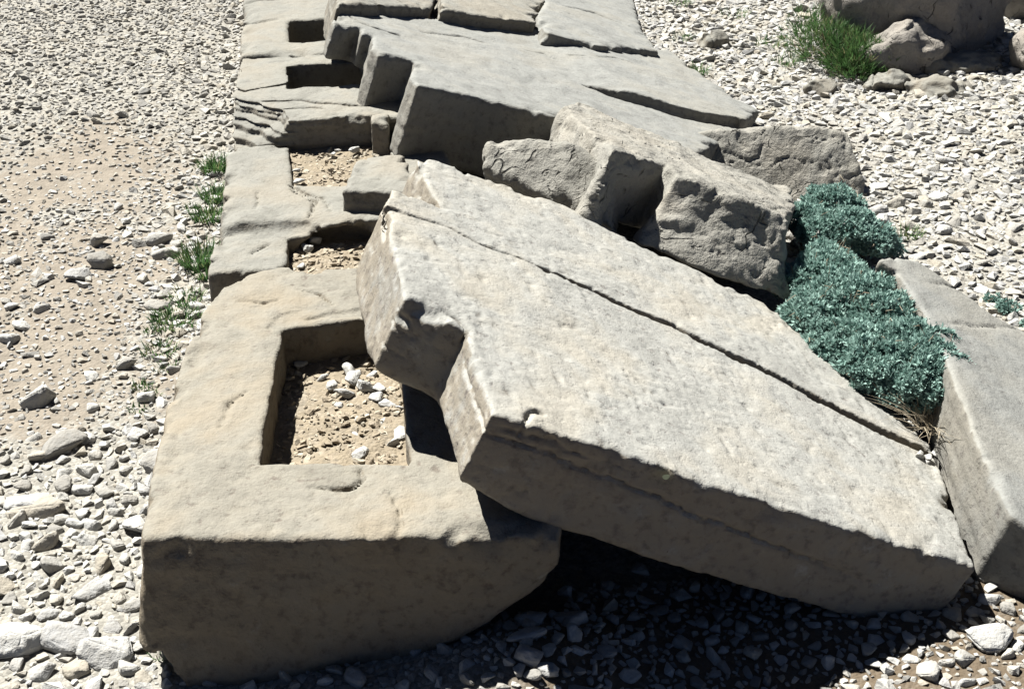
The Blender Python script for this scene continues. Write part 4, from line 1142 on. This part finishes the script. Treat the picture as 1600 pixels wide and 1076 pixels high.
def tuft(name, x, y, z, n, height, rad, mat, lab, cat, grp, seed, width=0.0034, droop=0.5, lean=0.5):
    rng = np.random.default_rng(seed)
    V, F, T = [], [], []
    a = rng.uniform(0, 2 * math.pi, n); rr = rad * np.sqrt(rng.uniform(0, 1, n))
    for k in range(n):
        b = np.array([x + rr[k] * math.cos(a[k]), y + rr[k] * math.sin(a[k]), z - 0.005])
        az = a[k] + rng.normal(0, 0.8)
        out = np.array([math.cos(az), math.sin(az), 0]); sd = np.array([-out[1], out[0], 0])
        L = height * rng.uniform(0.45, 1.15); ln = rng.uniform(0.05, lean); dr = rng.uniform(0.1, droop)
        base = len(V)
        for s in (0, 0.4, 0.75, 1.0):
            p = b + np.array([0, 0, 1]) * L * (s - dr * s * s * 0.6) + out * L * (ln * s + dr * s * s)
            w = width * (1 - s) ** 0.7 * (0.8 if s == 0 else 1.0)
            V += [p - sd * w, p + sd * w]
        for q in range(3):
            F.append((base + 2 * q, base + 2 * q + 1, base + 2 * q + 3, base + 2 * q + 2))
        T += [rng.uniform(0, 1)] * 8
    o = link_world(name, np.array(V), np.array(F), mat, True)
    set_tint(o, T)
    return tag(o, lab, cat, grp, 'thing')

TUFTS = [(-0.557, 6.108, 0.0, 150, 0.120, 0.060), (-0.623, 6.17, 0.0, 40, 0.060, 0.040), (-0.54, 5.748, 0.0, 150, 0.110, 0.060), (-0.563, 5.506, 0.0, 120, 0.100, 0.060), (-0.646, 5.628, 0.0, 40, 0.050, 0.030), (-0.571, 5.038, 0.0, 210, 0.140, 0.070), (-0.543, 4.911, 0.0, 70, 0.090, 0.040), (-0.613, 4.719, 0.0, 80, 0.060, 0.060), (-0.63, 4.531, 0.0, 170, 0.065, 0.090), (-0.672, 4.564, 0.0, 60, 0.050, 0.050), (-0.68, 4.311, 0.0, 80, 0.050, 0.060), (-0.72, 4.049, 0.0, 30, 0.045, 0.030), (-0.717, 4.466, 0.0, 30, 0.040, 0.030), (-0.642, 4.186, 0.0, 40, 0.040, 0.040), (-0.686, 3.991, -0.0, 26, 0.040, 0.030), (-0.723, 3.912, 0.0, 22, 0.035, 0.025)]
WORDS = ['tall green grass tuft against the third block, farthest along the row', 'sparse grass sprig just left of the farthest tall tuft', 'green grass tuft against the third block, second tall one from the far end',
         'green grass tuft pressed to the foot of the third block front corner', 'small grass tuft standing free of the row near the third block', 'bushiest green grass tuft beside the dark corner of the short block',
         'green tuft under the dark corner of the short block', 'low grass patch just below the dark block corner', 'widest low grass patch beside the back corner of the nearest block',
         'thin grass at the track side of the widest low patch', 'low grass patch below the widest one', 'short grass sprig among white stones, middle left of the nearest block', 'grass sprig alone in rubble above the low patches',
         'thin grass patch touching the left side of the nearest block', 'tiny grass sprig among white stones beside the nearest block', 'lowest tiny grass sprig in the stones left of the nearest block']
for k, (x, y, z, n, h, r) in enumerate(TUFTS):
    zz = float(ground_z(np.array([x]), np.array([y]))[0])
    tuft('grass_tuft', x, y, zz, int(n * 1.3), h * 0.82, r * 1.15, MAT_GRASS, WORDS[k], 'grass tuft', 'grass tufts along the row', 40 + k)
TUFT2 = [(2.238, 7.267, 0.0, 60, 0.090, 0.060), (2.86, 7.805, 0.0, 60, 0.070, 0.100), (2.534, 8.804, 0.0, 60, 0.070, 0.100), (2.852, 8.468, 0.0, 50, 0.060, 0.100), (2.519, 4.848, 0.0, 60, 0.060, 0.050), (2.866, 7.43, 0.0, 80, 0.080, 0.100), (2.335, 7.972, 0.0, 40, 0.060, 0.070), (-0.547, 2.672, 0.02, 26, 0.035, 0.030), (-0.084, 2.541, 0.02, 40, 0.030, 0.050)]
WORDS2 = ['green sprig at the gravel edge of the long notched slab', 'thin grass in gravel left of the green bush', 'thin grass in the gravel at the top edge', 'faint grass patch in gravel between the top edge and the bush',
          'small grass sprig right of the smaller cushion shrub', 'grass patch at the near foot of the green bush', 'pale sprig in gravel beside the flat far slab', 'tiny weed at the undercut foot of the nearest block', 'tiny weed in shade along the front foot of the nearest block']
for k, (x, y, z, n, h, r) in enumerate(TUFT2):
    zz = float(ground_z(np.array([x]), np.array([y]))[0])
    tuft('grass_tuft', x, y, zz, n, h, r, MAT_GRASS, WORDS2[k], 'grass tuft', None, 70 + k)

# feathery green bush in front of the boulders
bz = (3.177, 7.162, 0.0)
root = link('green_bush', None, None, (bz[0], bz[1], 0.03))
tag(root, 'feathery bright green bush growing at the foot of the boulders', 'bush')
rng = np.random.default_rng(91)
pts, nrm = [], []
for (dx, dy, r, h, n) in ((0.0, 0.0, 0.20, 0.22, 420), (0.12, -0.08, 0.15, 0.15, 260), (-0.12, 0.18, 0.20, 0.26, 280), (-0.14, 0.45, 0.18, 0.26, 180), (-0.05, -0.12, 0.16, 0.13, 200)):
    q = rng.normal(size=(n, 3)); q /= np.linalg.norm(q, axis=1)[:, None]; q[:, 2] = np.abs(q[:, 2])
    s = rng.uniform(0.35, 1.1, n)[:, None] ** 0.6
    pts.append(np.array([bz[0] + dx, bz[1] + dy, 0.03]) + q * np.array([r, r, h]) * s); nrm.append((q + [0, 0, 0.8]) / np.linalg.norm(q + [0, 0, 0.8], axis=1)[:, None])
pts = np.concatenate(pts); nrm = np.concatenate(nrm)
V, F = leaf_cloud(pts, nrm, 6, 0.055, 0.0024, 0.8, rng, 0.04)
o = link_world('foliage', V, F, MAT_GRASS, False, root); o['kind'] = 'stuff'
set_tint(o, np.repeat(np.clip(rng.normal(0.5, 0.25, len(pts)), 0, 1), 24))
V, F = tubes([((bz[0] + rng.normal(0, 0.08), bz[1] + rng.normal(0, 0.1), 0.02), p - 0.02 * d) for p, d in zip(pts[::14], nrm[::14])], 0.003)
link_world('stem', V, F, MAT_STEM, True, root)

# dry straw in the joint between the two slabs
sp = (1.88, 3.239, 0.15)
tuft('dry_straw', sp[0], sp[1], 0.12, 130, 0.11, 0.06, MAT_STRAW, 'dead dry straw tangled under the cushion shrub in the slab joint', 'dry grass', None, 97, 0.0018, 1.0, 1.4)

# small leaf stuck on the shaded front of the big slab, red petal beside the first block
lp = (0.772, 2.527, 0.536)
V = [(lp[0] + 0.009 * math.cos(t) * (1.2 if math.cos(t) > 0 else 1), lp[1] - 0.004 + 0.002 * math.cos(2 * t), lp[2] + 0.008 * math.sin(t)) for t in np.linspace(0, 2 * math.pi, 12, endpoint=False)]
V.append((lp[0], lp[1] - 0.007, lp[2])); n = 12
F = [(k, (k + 1) % n, n) for k in range(n)]
tag(link_world('fallen_leaf', np.array(V), np.array(F), MAT_LEAF), 'tiny pale green leaf stuck on the shaded front of the largest slab', 'leaf')
